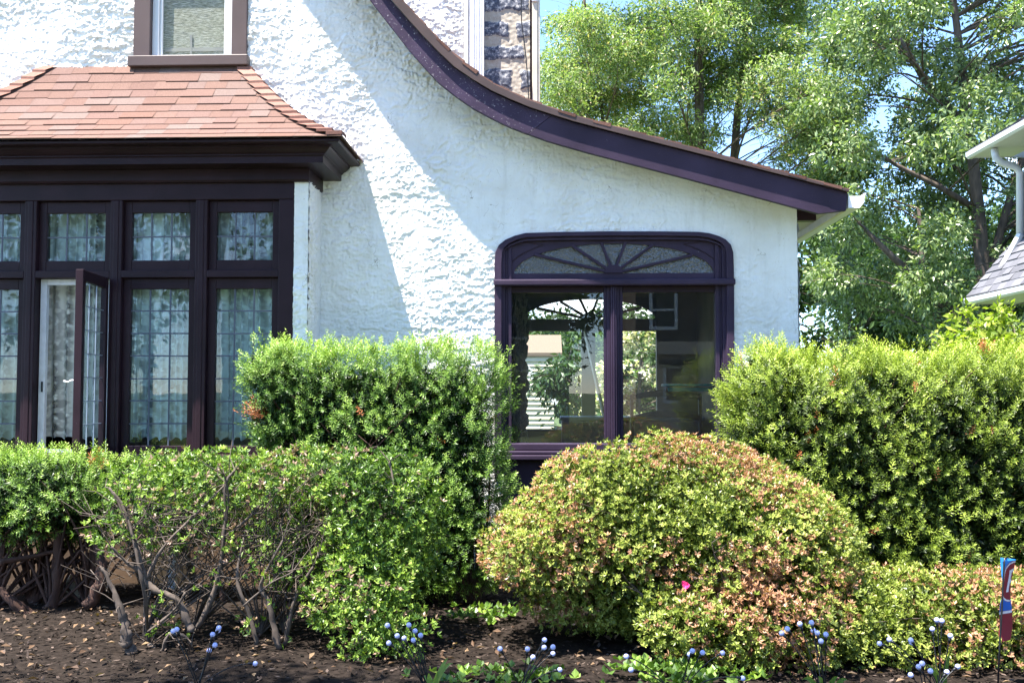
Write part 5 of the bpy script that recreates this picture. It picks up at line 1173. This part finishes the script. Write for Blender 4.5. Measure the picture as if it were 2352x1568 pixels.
tag(nmesh('fallen_leaves', V, Fc, M['litter'], tint=np.repeat(rng.random(n), 4)), 'dry tan leaves scattered on the dark mulch', 'fallen leaves', kind='stuff')
# low green weeds under the right-hand mound
n = 230; c = [at(1150, 1540, 5.0), at(1530, 1530, 5.15), at(1600, 1560, 5.0), at(1120, 1400, 6.4)]; P = np.concatenate([np.array(q) * np.array([1, 1, 0]) + rng.normal(0, 1, (n // 4, 3)) * np.array([.16, .12, 0]) + np.array([0, 0, .10]) for q in c])
v, f, t = rosettes(rng, P, np.tile([0, 0, 1.], (len(P), 1)) + rng.normal(0, .3, P.shape), 4, .045, .8, rng.uniform(.2, .7, len(P)), (1.0, 1.5)); tag(nmesh('ground_cover', v, f, M['azalea'], tint=t), 'low round-leaved weeds growing on the mulch', 'ground cover', kind='stuff')

def blades(label, px, Y, leaves, seed):
    rng = np.random.default_rng(seed); b0 = at(px, 1500, Y); root = thing('daylily', label, 'plant', (b0.x, Y, .05), 'strap-leaved plants at the front of the bed')
    for (tx, ty, arch) in leaves:
        tip = at(tx, ty, Y - .05); a = Vector((b0.x + rng.uniform(-.02, .02), Y, .05)); mid = a.lerp(tip, .55) + Vector((0, 0, arch)); m_ = 9; vs = []
        for i in range(m_):
            t = i / (m_ - 1); p = a * (1 - t) ** 2 + mid * 2 * t * (1 - t) + tip * t * t; w = .012 * (1 - t ** 3) + .0012; d = (tip - a).normalized(); s = d.cross(Vector((0, -1, .3))).normalized(); vs += [p - s * w, p + Vector((0, .004, -.003)), p + s * w]
        MB().add(vs, [(i * 3 + k, i * 3 + k + 1, i * 3 + k + 4, i * 3 + k + 3) for i in range(m_ - 1) for k in (0, 1)], rng.random(), True).build('leaf', M['blade'], root)
blades('small strap-leaved plant between the two left light clusters', 990, 4.75, [(1028, 1510, .05), (1040, 1522, .08), (985, 1545, .03), (1005, 1540, .02)], 1)
blades('strap-leaved plant with leaves arching both ways at the foot of the tall right cluster', 1897, 4.75, [(1842, 1560, .09), (1950, 1562, .09), (1880, 1552, .05), (1925, 1552, .06)], 2)
blades('upright strap-leaved plant among the lights left of the flag', 2165, 4.85, [(2182, 1498, .03), (2128, 1524, .06), (2150, 1535, .03), (2172, 1520, .02)], 3)

# solar lights: white globes on wiry black stems
CL = [('solar light cluster at the left, below the bare azalea stems', 455, 1600, 4.75, [(400, 1453), (408, 1449), (501, 1445), (499, 1452), (487, 1461), (492, 1484), (479, 1498), (581, 1523)]),
      ('solar light cluster standing left of the small strap-leaved plant', 985, 1605, 4.75, [(893, 1439), (941, 1439), (955, 1453), (967, 1463), (915, 1463), (931, 1469), (951, 1474), (897, 1479)]),
      ('solar light cluster on the sunlit mulch in the gap between the azaleas', 1195, 1610, 4.75, [(1151, 1493), (1211, 1494), (1248, 1473), (1247, 1490), (1267, 1488), (1266, 1503), (1222, 1513), (1281, 1538)]),
      ('widely spread solar light cluster in shade under the yellow azalea mound', 1560, 1620, 4.7, [(1443, 1508), (1454, 1538), (1589, 1498), (1583, 1507), (1611, 1502), (1655, 1501), (1701, 1556)]),
      ('tall bunched solar light cluster where the two yellow azaleas meet', 1895, 1600, 4.7, [(1799, 1457), (1811, 1447), (1839, 1437), (1865, 1434), (1869, 1452), (1878, 1458), (1897, 1461), (1886, 1476)]),
      ('solar light cluster leaning left beside the flag, highest globes of the right group', 2160, 1580, 4.8, [(2025, 1479), (2047, 1471), (2095, 1473), (2097, 1479), (2152, 1428), (2163, 1430), (2142, 1449), (2182, 1464)]),
      ('short solar light cluster at the bottom edge below the upright strap-leaved plant', 2132, 1640, 4.6, [(2111, 1535), (2119, 1527), (2094, 1552), (2137, 1544), (2172, 1546), (2196, 1533)])]
rnd = random.Random(9)
for lab, bxp, byp, Y, bulbs in CL:
    g0 = at(bxp, byp, Y); root = thing('solar_light', lab, 'garden light', (g0.x, Y, .05), 'white globe solar lights along the bed')
    MB().tube([(g0.x, Y, -.08), (g0.x, Y, .045), (g0.x, Y, .10)], [.006, .012, .016], 10).build('stake', M['black'], root)
    for (ux, uy) in bulbs:
        p = at(ux, uy, Y + rnd.uniform(-.1, .1)); a = Vector((g0.x + rnd.uniform(-.01, .01), Y, .09)); mid = a.lerp(p, .5) + Vector((0, 0, .25 * abs(p.x - a.x))); d = (p - mid).normalized()
        pts = [a * (1 - t) ** 2 + mid * 2 * t * (1 - t) + p * t * t for t in [i / 9 for i in range(10)]]
        MB().tube(pts, .0026, 6).build('stem', M['black'], root)
        bo = MB().ball(p + d * .010, .0125, 14).build('bulb', M['bulb'], root)
        MB().tube([p - d * .022, p - d * .012, p], [.0045, .0065, .0075], 8).build('cap', M['black'], bo)

# garden flag on its black stand
fl_ = thing('garden_flag', 'narrow blue and maroon garden flag hanging edge-on from a black stand', 'flag', (at(2296, 1560, 4.95).x, 4.95, .05))
fy = 4.95
MB().tube([at(2291, 1600, fy), at(2296, 1480, fy), at(2301, 1400, fy), at(2306, 1296, fy), at(2308, 1280, fy)], .0045, 8).build('pole', M['black'], fl_)
MB().tube([at(2308, 1283, fy), at(2311, 1281, fy + .15), at(2316, 1281, fy + .28)], .004, 8).tube([at(2296, 1478, fy), at(2304, 1478, fy + .1)], .003, 6).build('arm', M['black'], fl_)
mF, ntF, pF, oF = newmat('flag_cloth')
a = N(ntF, 'ShaderNodeAttribute', _attribute_name='tint')
rF = ramp(ntF, [(0, (.01, .12, .50)), (.3, (.02, .22, .66)), (.34, (.24, .015, .03)), (.62, (.27, .02, .035)), (.66, (.72, .70, .74)), (1, (.78, .76, .78))], a.outputs['Fac']); rF.color_ramp.interpolation = 'CONSTANT'
ntF.links.new(rF.outputs[0], pF.inputs['Base Color']); pF.inputs['Roughness'].default_value = .6
nu, nv = 60, 110; V, T = [], []
tl_, bl_ = at(2312, 1290, fy), at(2308, 1476, fy)
for j in range(nv + 1):
    v_ = j / nv; zc = tl_.z + (bl_.z - tl_.z) * v_
    for i in range(nu + 1):
        u_ = i / nu                                     # the cloth runs away from the street, folded in three loose pleats
        yw = fy + .01 + .20 * u_ + .012 * math.sin(v_ * 9)
        xw = (tl_.x + (bl_.x - tl_.x) * v_) * yw / fy - .02 + .058 * (.5 - .5 * math.cos(u_ * math.pi * (2.1 + .5 * v_))) * (1.0 - .25 * v_) + .010 * math.sin(v_ * 7 + u_ * 5) 
        V.append((xw, yw, zc - .01 * u_)); col = .1
        U_, W_ = u_ * .28, v_ * .40
        r1 = math.hypot((U_ - .10) / .085, (W_ - .105) / .092)
        if v_ > .66: col = .4
        elif v_ > .62: col = .8
        elif r1 < 1: col = .4
        elif r1 < 1.1: col = .8
        elif .50 < v_ < .60: col = .15
        else: col = .32 if v_ < .3 else .1
        # white P inside the round badge
        if r1 < 1 and ((abs(U_ - .075) < .012 and .05 < W_ < .16) or (.6 < math.hypot((U_ - .10) / .04, (W_ - .08) / .032) < 1.15 and U_ > .07)): col = .8
        T.append(col)
Fq = [(j * (nu + 1) + i, j * (nu + 1) + i + 1, (j + 1) * (nu + 1) + i + 1, (j + 1) * (nu + 1) + i) for j in range(nv) for i in range(nu)]
nmesh('banner', np.array(V), np.array(Fq), mF, fl_, tint=np.array(T), smooth=True)

# odds and ends on the bed by the foundation
bk = MB(); c = at(172, 1346, 7.0)
R_ = Matrix.Rotation(R(35), 3, 'Y') @ Matrix.Rotation(R(20), 3, 'Z')
vs = [Vector(c) + R_ @ Vector((x, y, z)) for x in (-.07, .07) for y in (-.05, .05) for z in (-.045, .045)]
bk.add(vs, [(0, 1, 3, 2), (4, 6, 7, 5), (0, 4, 5, 1), (2, 3, 7, 6), (0, 2, 6, 4), (1, 5, 7, 3)])
tag(bk.build('paver_block', simple('pale_concrete', (.42, .38, .34), .9, .15, 12, .4), None, .006), 'pale tilted concrete block lying on the mulch by the yew trunk', 'paver block')
p0, p1 = at(397, 1365, 7.3), at(398, 1240, 7.3)
tag(MB().box(p0.x - .028, p0.x + .028, 7.27, 7.32, .05, p1.z + .2).build('downspout', M['oldwhite'], None, .008), 'white pipe standing against the tan foundation behind the azalea', 'pipe')
